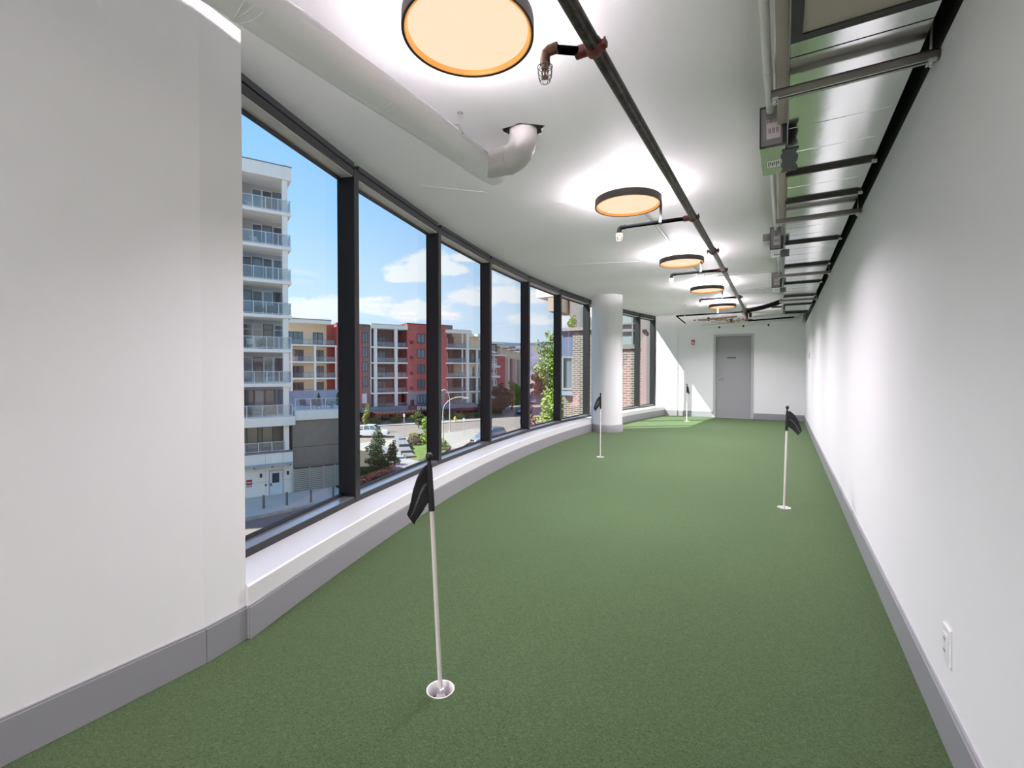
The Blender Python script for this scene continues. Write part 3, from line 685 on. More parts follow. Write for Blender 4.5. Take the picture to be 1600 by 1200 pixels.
# damper boxes
def damper(x0, x1, y0, y1, lab, small=None):
    t = thing('damper_box', lab, 'box', ((x0 + x1) / 2, y0, 2.33), group='grey damper boxes beside the duct'); O = ((x0 + x1) / 2, y0, 2.33)
    h = obj('housing', MB(O).box(x0, x1, y0, y1, 2.334, 2.535), BOXM, t, bevel=.002)
    obj('bottom_plate', MB(O).box(x0 + .001, x1 - .002, y0 + .004, y1, 2.330, 2.3345), BOXB, t, label='shiny bottom plate')
    e = MB(O)
    for a, b, c, d_ in ((x0 - .002, x1, 2.528, 2.535), (x0 - .002, x1, 2.334, 2.340), (x0 - .002, x0 + .004, 2.334, 2.535)): e.box(a, b, y0 - .004, y0, c, d_)
    obj('cover_edge', e, DUCTD, t, label='dark edge of the cover')
    obj('black_side', MB(O).box(x1 - .014, x1 + .006, y0 - .006, y0 + .03, 2.336, 2.535), BLKP, t, label='black strip at the right side')
    lb = MB(O).box(x0 + .028, x1 - .022, y0 - .003, y0 - .001, 2.372, 2.470); l_ = obj('label', lb, PAPER, h, label='worn pinkish paper label')
    ik = MB(O)
    for k in range(9):
        xx = x0 + .032 + k * (x1 - x0 - .060) / 9; ik.box(xx, xx + (x1 - x0) * .03, y0 - .0038, y0 - .003, 2.448 + .004 * (k % 2), 2.472)
        if k % 3: ik.box(xx, xx + .003, y0 - .0038, y0 - .003, 2.398, 2.43 - .004 * (k % 3))
    obj('print_marks', ik, INK, h, kind='stuff')
    obj('label', MB(O).box(x0 + .026, x1 - .024, y0 + .17, y0 + .26, 2.3285, 2.330), WPL, t, label='white paper label on the bottom')
    jk = MB(O)
    for k in range(6): jk.box(x0 + .032 + k * .009, x0 + .037 + k * .009, y0 + .185, y0 + .245 - .02 * (k % 2), 2.328, 2.3285)
    obj('print_marks', jk, INK, t, kind='stuff')
    mp = []; 
    for i in range(9): mp.append((x1 - .016 + .006 * math.sin(i * 2.1), y0 + .06 + i * (y1 - y0 - .07) / 8))
    for i in range(9): mp.append((x1 + .052 + .006 * math.sin(i * 1.7), y1 - .01 - i * (y1 - y0 - .07) / 8))
    obj('sealant_patch', MB(O).prism(mp, 2.326, 2.337), MASTIC, t, label='smeared grey sealant patch bridging to the duct')
    if small:
        s = obj('side_junction', MB(O).box(x0 - .062, x0 - .004, y0 + .06, y0 + .16, 2.43, 2.50), BOXM, t, bevel=.002)
        obj('side_cover', MB(O).box(x0 - .060, x0 - .004, y0 + .062, y0 + .24, 2.424, 2.43), WPL, s)
damper(-.105, .006, 2.68, 3.05, 'large grey damper box nearest the camera with paper labels')
damper(-.105, -.006, 4.94, 5.28, 'middle grey damper box with a small junction box on its left', True)
damper(-.130, -.018, 7.21, 7.62, 'farthest small grey damper box')
# thin conduits on the ceiling
def thinrun(lab, runs, joints=(), r=.009):
    t = thing('thin_conduit', lab, 'conduit', (runs[0][0][0], runs[0][0][1], 2.735)); O = (runs[0][0][0], runs[0][0][1], 2.735)
    for p in runs: obj('tube', MB(O).tube(p, r, 10), THINC, t, smooth=True)
    for j in joints: obj('junction_box', MB(O).box(j[0] - .05, j[0] + .05, j[1] - .05, j[1] + .05, H - .045, H - .001), WPL, t, bevel=.003)
thinrun('thin grey conduit between the second and third round lamps', [[(-1.155, 4.10, 2.738), (-1.150, 5.1, 2.738), (-1.165, 6.38, 2.738)]], r=.010)
thinrun('thin grey conduit between the third and fourth round lamps, turning right to the duct', [[(-1.16, 6.67, 2.738), (-1.10, 7.75, 2.738)], [(-1.08, 8.12, 2.735), (-.03, 8.22, 2.735)]], joints=[(-1.12, 7.95)])
thinrun('faint thin conduit crossing the ceiling near the farthest damper box', [[(-.76, 10.3, 2.738), (.0, 10.25, 2.738)]], r=.007)
thinrun('faint thin conduit crossing the ceiling in front of the riser', [[(-.66, 9.75, 2.738), (.0, 9.68, 2.738)]], r=.005)
# pipes along the top of the end wall
t = thing('end_wall_pipe', 'white horizontal pipe along the top of the end wall with small brackets', 'pipe', (-.8, 13.28, 2.42)); O = (-.8, 13.28, 2.42)
obj('pipe_run', MB(O).tube([(-1.86, 13.28, 2.40), (.36, 13.28, 2.44)], .050, 20), WPIPE, t, smooth=True)
obj('end_elbow', MB(O).tube([(.30, 13.28, 2.44), (.37, 13.28, 2.445), (.40, 13.28, 2.47), (.405, 13.28, 2.56)], .062, 20), WPIPE, t, smooth=True)
obj('wrap', MB(O).box(.34, .45, 13.22, 13.34, 2.54, 2.62), mat('pale_yellow_wrap', (.55, .56, .40), .6), t, label='pale yellow wrap on the elbow')
for x in (-1.42, -.86, -.30):
    obj('bracket', MB(O).tube([(x, 13.28, 2.355), (x, 13.28, 2.44)], .020, 10).tube([(x - .018, 13.26, 2.36), (x + .018, 13.26, 2.36)], .028, 10), DUCTD, t, smooth=True)
tag(obj('black_pipe', MB().tube([(-.74, 12.9, 2.455), (.24, 12.9, 2.49)], .0175, 12), BRANCH, smooth=True), 'thin black pipe above the white end wall pipe', 'pipe')
tag(obj('grey_pipe', MB().tube([(-.62, 12.6, 2.52), (.40, 12.6, 2.56)], .020, 12), THINC, smooth=True), 'thin grey pipe just above the black pipe near the end wall', 'pipe')
# white louvred bulkhead pieces beyond the hose
t = thing('ceiling_bulkhead', 'white bulkhead with dark vent slots beyond the flexible duct', 'bulkhead', (-.3, 12.2, 2.6)); O = (-.3, 12.2, 2.6)
obj('bulkhead_body', MB(O).box(-.72, .46, 12.15, 12.55, 2.60, H - .001), CEIL, t, bevel=.003)
for x in (-.60, -.22): obj('vent_slot', MB(O).box(x, x + .26, 12.143, 12.15, 2.64, 2.69), DUCTD, t, label='dark vent slot')
# copper valves and tubing cluster
COPP = mat('tarnished_copper', (.42, .30, .20), .35, .8)
t = thing('valve_cluster', 'jumble of small copper tubes and valves under the ceiling by the end door', 'valve', (-1.4, 12.5, 2.45)); O = (-1.4, 12.5, 2.45)
RR = random.Random(5)
obj('manifold', MB(O).tube([(-1.95, 12.6, 2.50), (-.95, 12.5, 2.53)], .018, 12), COPP, t, smooth=True)
for i in range(7):
    x = -1.85 + i * .13; y = 12.5 + RR.uniform(-.12, .12); zz = 2.46 + RR.uniform(-.05, .06)
    obj('copper_tube', MB(O).tube([(x, y, 2.52), (x + .03, y - .05, zz), (x + .16, y - .08, zz - .03), (x + .30, y, 2.50)], .011, 8), COPP, t, smooth=True)
    if i % 2 == 0: obj('valve_body', MB(O).box(x - .03, x + .03, y - .035, y + .035, zz - .03, zz + .03).tube([(x, y, zz - .05), (x, y, zz + .05)], .02, 10), DUCTD if i % 4 else WPL, t, bevel=.004)
obj('loose_wire', MB(O).tube([(-1.5, 12.3, 2.42), (-1.2, 12.2, 2.36), (-.95, 12.25, 2.40), (-.75, 12.3, 2.47)], .007, 8), COPP, t, smooth=True)

# ================================================================== GOLF FLAGS
def flag(loc, rz, lab, lean=(0, 0), sag=1., first=False, pole_m=POLE):
    t = thing('golf_flag', lab, 'flag', (loc[0], loc[1], 0), rz, group='black practice flags standing in their cups')
    lx, ly = lean; top = .885
    P = lambda z_: (lx * z_, ly * z_, z_)
    obj('pole', MB().tube([P(-.01), P(.25), P(.60), P(.69)], [.0085, .0088, .0082, .0078], 14), pole_m, t, smooth=True)
    obj('sleeve', MB().tube([P(.688), P(.72), P(.86), P(.872)], [.0118, .0118, .0098, .006], 14), FLAG, t, smooth=True, label='black cloth sleeve around the pole top')
    c0 = Vector(P(.89)); mb = MB()
    mb.lathe([(.006, .866), (.0075, .876), (.0055, .880), (.0125, .888), (.0145, .897), (.0115, .906), (.005, .911), (.0001, .912)], (c0.x, c0.y), 16)
    obj('finial', mb, BLKP, t, smooth=True, label='black ball finial')
    nu, nv = 14, 8; vs = []; fs = []
    topc = [(0, .868), (.022, .862), (.055, .825), (.082, .775), (.098, .720), (.102, .695)]
    botc = [(0, .722), (.018, .722), (.035, .708), (.052, .688), (.066, .668), (.076, .650)]
    def samp(c, u):
        k = u * (len(c) - 1); i = min(int(k), len(c) - 2); f = k - i
        return (c[i][0] + (c[i + 1][0] - c[i][0]) * f, c[i][1] + (c[i + 1][1] - c[i][1]) * f)
    def surf(u, v):
        a = samp(topc, u); b_ = samp(botc, u); x = a[0] + (b_[0] - a[0]) * v; z_ = a[1] + (b_[1] - a[1]) * v
        return Vector((-x * sag + lx * z_, ly * z_ + .010 * math.sin(u * 7 + v * 1.5) * u + .004 * math.sin(v * 5), z_))
    for i in range(nu + 1):
        for j in range(nv + 1): vs.append(surf(i / nu, j / nv))
    for i in range(nu):
        for j in range(nv): a = i * (nv + 1) + j; fs.append((a, a + 1, a + nv + 2, a + nv + 1))
    c = obj('cloth', (vs, fs), FLAG, t, smooth=True, label='drooping black flag cloth'); sd_ = c.modifiers.new('thickness', 'SOLIDIFY'); sd_.thickness = .0016; sd_.offset = 0
    for s in (-1, 1):
        vs = []; fs = []; n = 12
        for i in range(n + 1):
            u = .16 + .78 * i / n; wd = .05 if .12 < i / n < .75 else .035
            for v in (.50 - wd, .50 + wd):
                p = surf(u, v); vs.append((p.x, p.y + s * .0016, p.z))
        for i in range(n): a = i * 2; fs.append((a, a + 1, a + 3, a + 2))
        k = obj('printed_stripe', (vs, fs), STRIPE, c, smooth=True, label='pale grey line of lettering printed across the cloth')
    # cup
    cu = obj('cup', MB().lathe([(.0485, -.118), (.0485, -.004), (.0535, -.003), (.0535, .002), (.0500, .0022), (.0470, -.003), (.0465, -.050), (.0465, -.118)], n=40, closed=True), CUPW, t, smooth=True, label='white plastic hole cup')
    cn = MB()
    cn.lathe([(.046, -.060), (.030, -.042), (.016, -.022), (.012, -.012), (.010, -.012), (.014, -.026), (.028, -.048), (.044, -.066)], n=40, closed=True)
    obj('cup_cone', cn, CUPM, cu, smooth=True, label='shiny metal cone in the cup')
    sl = MB()
    for k in range(4):
        a = PI / 4 + k * PI / 2; sl.tube([(.020 * math.cos(a), .020 * math.sin(a), -.0265), (.031 * math.cos(a), .031 * math.sin(a), -.0415)], .0048, 10)
    obj('cone_slot', sl, BLKP, cu, smooth=True)
    obj('cup_floor', MB().lathe([(.0001, -.116), (.048, -.116), (.048, -.110), (.0001, -.110)], n=30), CUPW, cu)
    obj('ferrule', MB().tube([(0, 0, -.030), (0, 0, .004), (0, 0, .006), (0, 0, .028)], [.0125, .0125, .008, .0075], 16), ZINC, t, smooth=True, label='dark metal ferrule')
    return t
flag((CUPS[0][0], CUPS[0][1]), YAW + .75, 'nearest black golf flag in the foreground, drooping to the left', lean=(-.034, .031))
flag((CUPS[1][0], CUPS[1][1]), PI + YAW - .1, 'black golf flag by the right wall, hanging to the right', lean=(-.023, 0), sag=1.25)
flag((CUPS[2][0], CUPS[2][1]), YAW + .2, 'black golf flag in front of the round column', lean=(.002, 0))
flag((CUPS[3][0], CUPS[3][1]), PI + YAW + .6, 'farthest black golf flag in the sunlight before the end wall', lean=(-.004, 0))

# ================================================================== OUTSIDE
GZ = -9.2
def ground_patch(name, pts, h, m, lab, cat=None):
    mb = MB().prism(pts, GZ - .05, GZ + h); o = obj(name, mb, m); 
    o['kind'] = 'structure'; o['label'] = lab
    return o
g = obj('ground', MB().box(-400, 300, -200, 700, GZ - .4, GZ), ASPH, kind='structure'); g['label'] = 'asphalt road surface below'
ground_patch('pavement', [(-77.6, 52.3), (-67.9, 61.2), (-62.5, 69.1), (-58.6, 73.9), (-54.5, 83.2), (-59.1, 92.3), (-66.8, 86.0), (-80.6, 72.0), (-90.3, 59.6)], .14, WALKM, 'pale pavement in front of the red apartment building')
ground_patch('pavement', [(-54.3, 42.2), (-52.4, 47.2), (-50.8, 53.2), (-49.0, 61.8), (-47.5, 70.5), (-43.9, 66.5), (-40.2, 59.7), (-38.9, 55.1), (-37.6, 51.8), (-37.0, 49.5), (-41.3, 52.6), (-43.6, 55.1), (-48.2, 53.7), (-45.6, 47.2), (-46.7, 43.1), (-47.2, 36.7)], .14, WALKM, 'pale pavement corner by the street lamps')
ground_patch('pavement', [(-46.3, 45.6), (-48.4, 52.3), (-42.1, 46.0), (-37.8, 41.7), (-36.0, 41.3), (-37.0, 45.5), (-28.5, 37.0), (-26.7, 26.6), (-26.7, 24.6), (-31.1, 28.4), (-31.3, 33.2), (-32.6, 34.6), (-43.2, 41.9)], .13, WALKG, 'grey paved path curving between the plant beds')
ground_patch('pavement', [(-41.5, 18.0), (-37.5, 26.0), (-34.2, 31.9), (-30.7, 27.0), (-31.8, 22.3), (-32.6, 18.7), (-32.9, 15.4), (-36.5, 15.4)], .12, APRON, 'grey concrete apron in front of the white service wall')
ground_patch('kerb', [(-32.9, 15.4), (-32.6, 18.7), (-31.8, 22.3), (-30.7, 27.0), (-30.45, 26.8), (-31.5, 22.1), (-32.3, 18.5), (-32.6, 15.4)], .16, STONE, 'pale kerb edge along the apron')
ground_patch('driveway', [(-36.2, 45.9), (-37.6, 51.8), (-38.6, 55.5), (-34.8, 57.7), (-20, 45.7), (-18, 34.0), (-24, 30)], .02, ASPHG, 'grey asphalt driveway where the blue cars stand')
ground_patch('lawn', [(-48.7, 52.1), (-47.0, 54.4), (-41.8, 54.1), (-38.9, 51.1), (-37.0, 47.3), (-36.0, 41.3), (-37.8, 41.7), (-42.1, 45.7)], .2, GRASS, 'sunlit lawn corner between the paths')
ground_patch('verge', [(-58.5, 88), (-66.8, 112), (-77.0, 136), (-79.5, 134.5), (-72, 116), (-62, 88)], .18, mat('dry_yellow_grass', (.40, .34, .10), .9, var=(1, .4)), 'dry yellow grass verge beside the side street')
ground_patch('pavement', [(-56.0, 85), (-63.9, 108), (-74.2, 133), (-75.8, 132.5), (-65.6, 108), (-58.2, 86)], .12, WALKG, 'grey pavement beside the side street')
ground_patch('plant_bed', [(-47.4, 42.7), (-43.2, 41.9), (-32.9, 34.6), (-31.7, 33.1), (-31.8, 29.2), (-33.6, 28.1), (-40, 30)], .25, SOIL, 'dark planting bed outside the second window')
ground_patch('lawn', [(-31.3, 28.0), (-30.5, 31.9), (-30.2, 33.9), (-29.2, 32.7), (-29.4, 27.0)], .12, GRASS, 'narrow grass strip before the stone planter edge')
ed = obj('stone_edging', MB().prism([(-31.9, 28.6), (-31.5, 33.2), (-32.6, 34.7), (-32.35, 34.9), (-31.1, 33.3), (-31.5, 28.6)], GZ, GZ + .42), STONE); tag(ed, 'pale stone edging of the dark plant bed', 'edging')
# stepped concrete benches
t = thing('concrete_bench', 'grey stepped concrete benches beside the paved path', 'bench', (-43.5, 47.8, GZ)); O = (-43.5, 47.8, GZ)
cw = mat('bench_concrete', (.17, .17, .185), .8)
for a, b, h0, w_ in (((-48.6, 52.0), (-45.2, 49.2), 1.0, 1.0), ((-45.0, 49.0), (-42.0, 46.3), .85, 1.3), ((-41.8, 46.1), (-39.6, 44.1), .55, 1.3), ((-39.4, 43.9), (-37.6, 42.6), .3, 1.2)):
    obj('bench_block', MB(O).obox(a, b, -w_, 0, GZ + .12, GZ + .12 + h0), cw, t, bevel=.03)
obj('bench_block', MB(O).obox((-46.6, 45.0), (-41.6, 42.6), -.5, .5, GZ + .12, GZ + .62), cw, t, bevel=.03)

# ---- grid direction of the apartment buildings
GA = math.radians(26.5); GD = (math.sin(GA), math.cos(GA)); RZ = PI / 2 - GA
LO = (0, 0, GZ)
def railing(name, root, s0, s1, b, z, h=1.05, n=4, posts=TFRAME, glass=RGLASS, ret=0.):
    """front railing at depth b from s0..s1; posts, rail and one pane per field"""
    fr = MB(LO)
    fr.box(s0, s1, b - .02, b + .02, z + h - .04, z + h)
    fr.box(s0, s1, b - .015, b + .015, z + .05, z + .09)
    for i in range(n + 1):
        x = s0 + (s1 - s0) * i / n; fr.box(x - .025, x + .025, b - .025, b + .025, z, z + h)
    if ret: fr.box(s1 - .02, s1 + .02, b, b + ret, z + h - .04, z + h)
    r = obj(name, fr, posts, root)
    for i in range(n):
        a = s0 + (s1 - s0) * i / n; c = s0 + (s1 - s0) * (i + 1) / n
        obj('rail_pane', MB(LO).box(a + .03, c - .03, b - .005, b + .005, z + .09, z + h - .04), glass, r)
    if ret: obj('rail_pane', MB(LO).box(s1 - .005, s1 + .005, b + .03, b + ret, z + .09, z + h - .04), glass, r)
    return r
def window(root, s0, s1, z0, z1, b=0., frame=TFRAME, glass=XGLASS, mull=1, w=.06, trans=0., out=.03):
    """a window proud of the wall face at depth b"""
    f = MB(LO)
    f.box(s0, s1, b - out, b + .02, z0, z0 + w); f.box(s0, s1, b - out, b + .02, z1 - w, z1)
    f.box(s0, s0 + w, b - out, b + .02, z0 + w, z1 - w); f.box(s1 - w, s1, b - out, b + .02, z0 + w, z1 - w)
    xs = [s0 + (s1 - s0) * (i + 1) / (mull + 1) for i in range(mull)]
    for x in xs: f.box(x - w / 2, x + w / 2, b - out, b + .02, z0 + w, z1 - w)
    if trans: f.box(s0 + w, s1 - w, b - out, b + .02, z1 - trans - w, z1 - trans)
    o = obj('window', f, frame, root)
    ed_ = [s0] + xs + [s1]
    for i in range(len(ed_) - 1):
        obj('window_pane', MB(LO).box(ed_[i] + w * .6, ed_[i + 1] - w * .6, b - out * .4, b + .015, z0 + w, z1 - w), glass, o)
    return o
# ---- white balcony tower
TW = thing('apartment_tower', 'tall white apartment tower with stacked glass balconies seen through the first window', 'building', (-36.12, 25.32, GZ), RZ)
FLZ = [14.55 - 2.87 * k for k in range(6)]           # balcony floor edges from the top
S0 = -24
for k, z in enumerate([17.27] + FLZ):
    if k == 0:
        obj('parapet', MB(LO).box(S0, .10, -.05, 9, 17.27, 18.35), CONC, TW, bevel=.03)
        obj('roof_trim', MB(LO).box(S0, .12, -.07, 9, 18.35, 18.43), ROOFG, TW)
        obj('roof_pipe', MB(LO).box(-.5, -.05, .3, .5, 18.43, 18.6), ROOFG, TW)
        continue
    obj('balcony_slab', MB(LO).box(S0, .04, -.05, 8.6, z - .28, z), CONC, TW, bevel=.02)
zlow = FLZ[-1]
tops = [17.27] + [z - .28 for z in FLZ[:-1]]
for k, z in enumerate(FLZ):
    zt = tops[k]
    obj('column', MB(LO).box(-.62, -.20, .10, .5, z, zt), CONC, TW, bevel=.02)
    obj('back_wall', MB(LO).box(-3.70, -.1, 2.6, 8.5, z, zt), TWALL if k > 1 else CONCG, TW)
    obj('side_wall', MB(LO).box(-3.84, -3.52, .55, 2.6, z, zt), TFRAME, TW, label='pale side wall of the balcony recess')
    obj('unit_wall', MB(LO).box(S0, -3.84, .62, 8.5, z, zt), TWALL, TW)
    window(TW, -5.5, -3.86, z + .45, zt - .25, .62, TFRAME, XGLASS, 1, .07, .5)
    for a in (-8.4, -11.8, -15.2, -18.6, -22.0): window(TW, a, a + 2.2, z + .10, zt - .25, .62, TFRAME, (XGLASS, XGLASSB)[k % 2], 2, .07)
    railing('balcony_railing', TW, -22.8, -6.0, 0.02, z, 1.02, 10)
    # balcony doors at the back of the recess
    for i in range(4):
        a = -3.45 + i * .80
        if i in (1, 2, 3) or k > 1: window(TW, a, a + .76, z + .08, zt - .35, 2.6, TFRAME if (k + i) % 3 else RAILD, (XGLASS, XGLASSB)[(i + k) % 2], 0, .05, .45 if k == 4 else 0)
    railing('balcony_railing', TW, -3.72, -.02, 0.02, z, 1.02, 4, ret=1.4)
    railing('balcony_railing', TW, -5.6, -3.78, 0.02, z, 1.02, 2)
    # side stub balcony on the right flank
    obj('side_stub', MB(LO).box(.04, .35, 5.0, 8.4, z - .28, z), CONC, TW)
# lower deck slab and band
obj('deck_band', MB(LO).box(S0, .22, -.35, 8.6, -3.35, -2.60), CONC, TW, bevel=.02)
obj('deck_back', MB(LO).box(S0, -.3, 2.2, 8.5, -2.60, FLZ[-1] - .28), TWALL, TW)
obj('column', MB(LO).box(-.62, -.20, .10, .5, -2.6, FLZ[-1] - .28), CONC, TW)
obj('side_wall', MB(LO).box(-3.84, -3.52, .55, 2.2, -2.6, FLZ[-1] - .28), TFRAME, TW)
for i in range(4): window(TW, -3.4 + i * .80, -2.64 + i * .80, -2.5, FLZ[-1] - .6, 2.2, RAILD, (XGLASS, XGLASSB)[i % 2], 0, .05)
railing('balcony_railing', TW, -5.6, -.02, -.30, -2.6, 1.02, 5, ret=1.2)
obj('column', MB(LO).box(-.62, -.22, .0, .4, -5.45, -3.35), CONC, TW)
obj('recess_wall', MB(LO).box(S0, -.1, 1.7, 8.5, -5.5, -3.35), DCLAD, TW)
for a in (-4.6, -3.25, -2.1): window(TW, a, a + .85, -5.4, -3.5, 1.7, RAILD, mat('beige_glass', (.30, .27, .22), .15), 0, .05)  # panes in a plain beige tone
railing('balcony_railing', TW, -5.5, -.55, -.02, -5.48, .82, 5)
# white service storey
obj('service_wall', MB(LO).box(S0, .05, -.05, 6, -9.15, -5.62), CONC, TW, bevel=.02)
obj('service_cap', MB(LO).box(S0, .07, -.08, 6, -5.62, -5.50), ROOFG, TW, label='dark cap strip')
for s in (-2.05, -.73): obj('panel_joint', MB(LO).box(s, s + .02, -.056, -.05, -9.1, -5.62), CONCG, TW)
obj('panel_joint', MB(LO).box(S0, .05, -.056, -.05, -7.95, -7.93), CONCG, TW)
cn = obj('canopy', MB(LO).box(S0, -.02, -.75, -.05, -6.58, -6.48), CONCG, TW, label='thin canopy along the service wall')
for s in (-2.75, -1.55, -.35): obj('canopy_bracket', MB(LO).hexa([(s - .03, -.05, -7.0), (s + .03, -.05, -7.0), (s + .03, -.04, -7.0), (s - .03, -.04, -7.0)], [(s - .03, -.55, -6.58), (s + .03, -.55, -6.58), (s + .03, -.05, -6.58), (s - .03, -.05, -6.58)]), CONC, cn)
for s in (-2.9, -1.6, -.25): obj('canopy_lamp', MB(LO).box(s - .08, s + .08, -.72, -.55, -6.66, -6.58), RAILD, cn, label='small dark lamp under the canopy')
dd = obj('service_door', MB(LO).box(-1.72, -.77, -.10, -.05, -9.15, -7.10), TFRAME, TW, bevel=.01, label='white service door with a dark window')
obj('door_window', MB(LO).box(-1.55, -1.02, -.12, -.10, -8.08, -7.28), XGLASS, dd); obj('door_handle', MB(LO).box(-1.68, -1.60, -.16, -.10, -8.3, -8.1), RAILD, dd)
obj('door_surround', MB(LO).box(-1.80, -1.72, -.11, -.05, -9.15, -7.02).box(-.77, -.69, -.11, -.05, -9.15, -7.02).box(-1.72, -.77, -.11, -.05, -7.10, -7.02), CONCG, TW)
for s in (-2.38, -.36): obj('wall_lamp', MB(LO).box(s - .07, s + .07, -.17, -.05, -7.52, -7.22), BLKP, TW, label='small dark wall lamp')
obj('door_buzzer', MB(LO).box(-2.08, -1.96, -.08, -.05, -8.27, -8.13), BLKP, TW)
rs_ = obj('wall_sign', MB(LO).box(-3.42, -3.02, -.08, -.05, -8.22, -7.62), REDP, TW, label='small red and grey notice on the service wall')
obj('sign_band', MB(LO).box(-3.36, -3.08, -.088, -.08, -7.88, -7.80), WPL, rs_); obj('sign_lower', MB(LO).box(-3.42, -3.02, -.086, -.08, -8.22, -8.02), CONCG, rs_)
# ---- dark clad annex with terrace
AX = thing('terrace_annex', 'low dark metal clad annex with a terrace on top, right of the tower', 'building', (-36.12, 25.32, GZ), RZ)
obj('cladding', MB(LO).box(.07, 5.2, .30, 8, -9.2, -3.0), DCLAD, AX)
for z in (-7.15, -5.35): obj('cladding_joint', MB(LO).box(.07, 5.2, .285, .30, z, z + .03), BANDK, AX)
obj('terrace_band', MB(LO).box(.24, 5.25, .05, 8, -3.0, -2.20), CONC, AX, bevel=.02)
railing('terrace_railing', AX, .30, 5.2, .12, -2.2, 1.05, 4)
for i in range(5):
    a = .5 + i * 1.25; obj('screen_panel', MB(LO).box(a, a + 1.22, 6.0, 6.06, -2.2, -.70), mat('lavender_grey_screen', (.45, .46, .53), .6), AX, label='pale lavender grey privacy screen')
obj('far_railing', MB(LO).box(4.4, 7.5, 7.9, 7.95, -1.25, -1.18).box(4.4, 4.45, 7.9, 7.95, -2.2, -1.2).box(5.1, 5.15, 7.9, 7.95, -2.2, -1.2).box(5.8, 5.85, 7.9, 7.95, -2.2, -1.2), TFRAME, AX)
# fence
FN = thing('slat_fence', 'grey horizontal slat fence with gate panels at the foot of the dark annex', 'fence', (-36.12, 25.32, GZ), RZ)
for i, (a, b) in enumerate(((.10, 1.28), (1.40, 2.42), (2.50, 3.38), (3.50, 5.4))):
    p = MB(LO)
    for k in range(12): p.box(a, b, -.32, -.28, -9.08 + k * .165, -9.08 + k * .165 + .115)
    obj('fence_panel', p, DSLAT, FN, kind='stuff')
for s in (.05, 1.34, 2.46, 3.44): obj('fence_post', MB(LO).box(s - .045, s + .045, -.36, -.28, -9.2, -7.02), DSLAT, FN)
obj('fence_light', MB(LO).box(4.2, 4.7, -.5, -.42, -6.85, -6.78), CONC, FN)
# bollards
bol0 = None
for i, (x, y, lab) in enumerate(((-33.66, 21.2, 'bollard at the left, in front of the service wall'), (-32.92, 22.6, 'second bollard from the left, near the service door'), (-31.95, 24.0, 'third bollard from the left, before the slat fence'), (-31.2, 25.5, 'rightmost bollard, next to the dark window mullion'))):
    if bol0 is None:
        bol0 = thing('bollard', 'grey steel ' + lab, 'bollard', (x, y, GZ + .12), group='bollards along the kerb')
        obj('post', MB().lathe([(.085, 0), (.085, .95), (.075, 1.0), (.0001, 1.02)], n=16), mat('bollard_steel', (.17, .165, .15), .5, .3), bol0, smooth=True)
        obj('base_ring', MB().lathe([(.13, 0), (.13, .02), (.085, .03)], n=16), DSLAT, bol0)
    else: dup(bol0, (x, y, GZ + .12), label='grey steel ' + lab)
# balcony furniture
def to_w(s, b, z, T=(-36.12, 25.32)):
    return (T[0] + GD[0] * s - GD[1] * b, T[1] + GD[1] * s + GD[0] * b, z)
def chair(loc, rz, lab, m, grp):
    t = thing('patio_chair', lab, 'chair', loc, rz, group=grp)
    obj('seat', MB().box(-.28, .28, -.28, .28, .36, .44), m, t, bevel=.02); obj('backrest', MB().hexa([(-.28, .22, .44), (.28, .22, .44), (.28, .28, .44), (-.28, .28, .44)], [(-.28, .34, .9), (.28, .34, .9), (.28, .39, .9), (-.28, .39, .9)]), m, t)
    for sx_ in (-1, 1):
        for sy in (-1, 1): obj('leg', MB().tube([(sx_ * .25, sy * .25, 0), (sx_ * .25, sy * .25, .36)], .02, 6), m, t)
        obj('armrest', MB().box(sx_ * .28 - .03, sx_ * .28 + .03, -.26, .28, .60, .64), m, t)
    return t
def table(loc, lab, m, w=.5, h=.5):
    t = thing('patio_table', lab, 'table', loc, RZ)
    obj('table_top', MB().box(-w, w, -w * .7, w * .7, h - .05, h), m, t, bevel=.01)
    for sx_ in (-1, 1):
        for sy in (-1, 1): obj('leg', MB().tube([(sx_ * w * .85, sy * w * .55, 0), (sx_ * w * .85, sy * w * .55, h - .05)], .02, 6), m, t)
DKF = mat('dark_rattan', (.06, .055, .05), .7); LTF = mat('light_cushion', (.55, .54, .52), .8)
for s, k, m_, ds in ((-2.2, 3, DKF, 'third balcony from the bottom of the tower'), (-1.3, 3, DKF, 'third balcony from the bottom, right one'), (-1.9, 4, DKF, 'second balcony above the terrace level'), (-2.9, 0, LTF, 'top balcony of the tower'), (-2.6, 1, LTF, 'second balcony from the top of the tower'), (-2.9, 4, LTF, 'second balcony above the terrace level, pale one')):
    chair(to_w(s, 1.2, FLZ[k]), RZ + .2, 'small %s patio chair on the %s' % ('dark' if m_ is DKF else 'pale', ds), m_, 'patio chairs on the tower balconies')
table(to_w(-2.4, 1.1, -2.6), 'low dark table on the lowest tower balcony', DKF)
for s in (1.3, 2.3, 3.3): chair(to_w(s, 1.6, -2.2), RZ + .3 * s, 'dark rattan armchair on the annex terrace, %s' % {1.3: 'leftmost', 2.3: 'middle', 3.3: 'rightmost'}[s], DKF, 'armchairs on the terrace')
table(to_w(4.1, 1.5, -2.2), 'dark rattan table on the annex terrace', DKF, .55, .6)
for s in (3.2, 5.0):
    t = thing('potted_cypress', 'slim dark potted shrub on the terrace, %s one' % ('left' if s < 4 else 'right'), 'plant', to_w(s, 5.2, -2.2))
    obj('pot', MB().lathe([(.14, 0), (.18, .35)], n=12), BLKP, t); obj('foliage', MB().lathe([(.10, .35), (.17, .5), (.16, .8), (.08, 1.2), (.001, 1.35)], n=10), LG3, t)
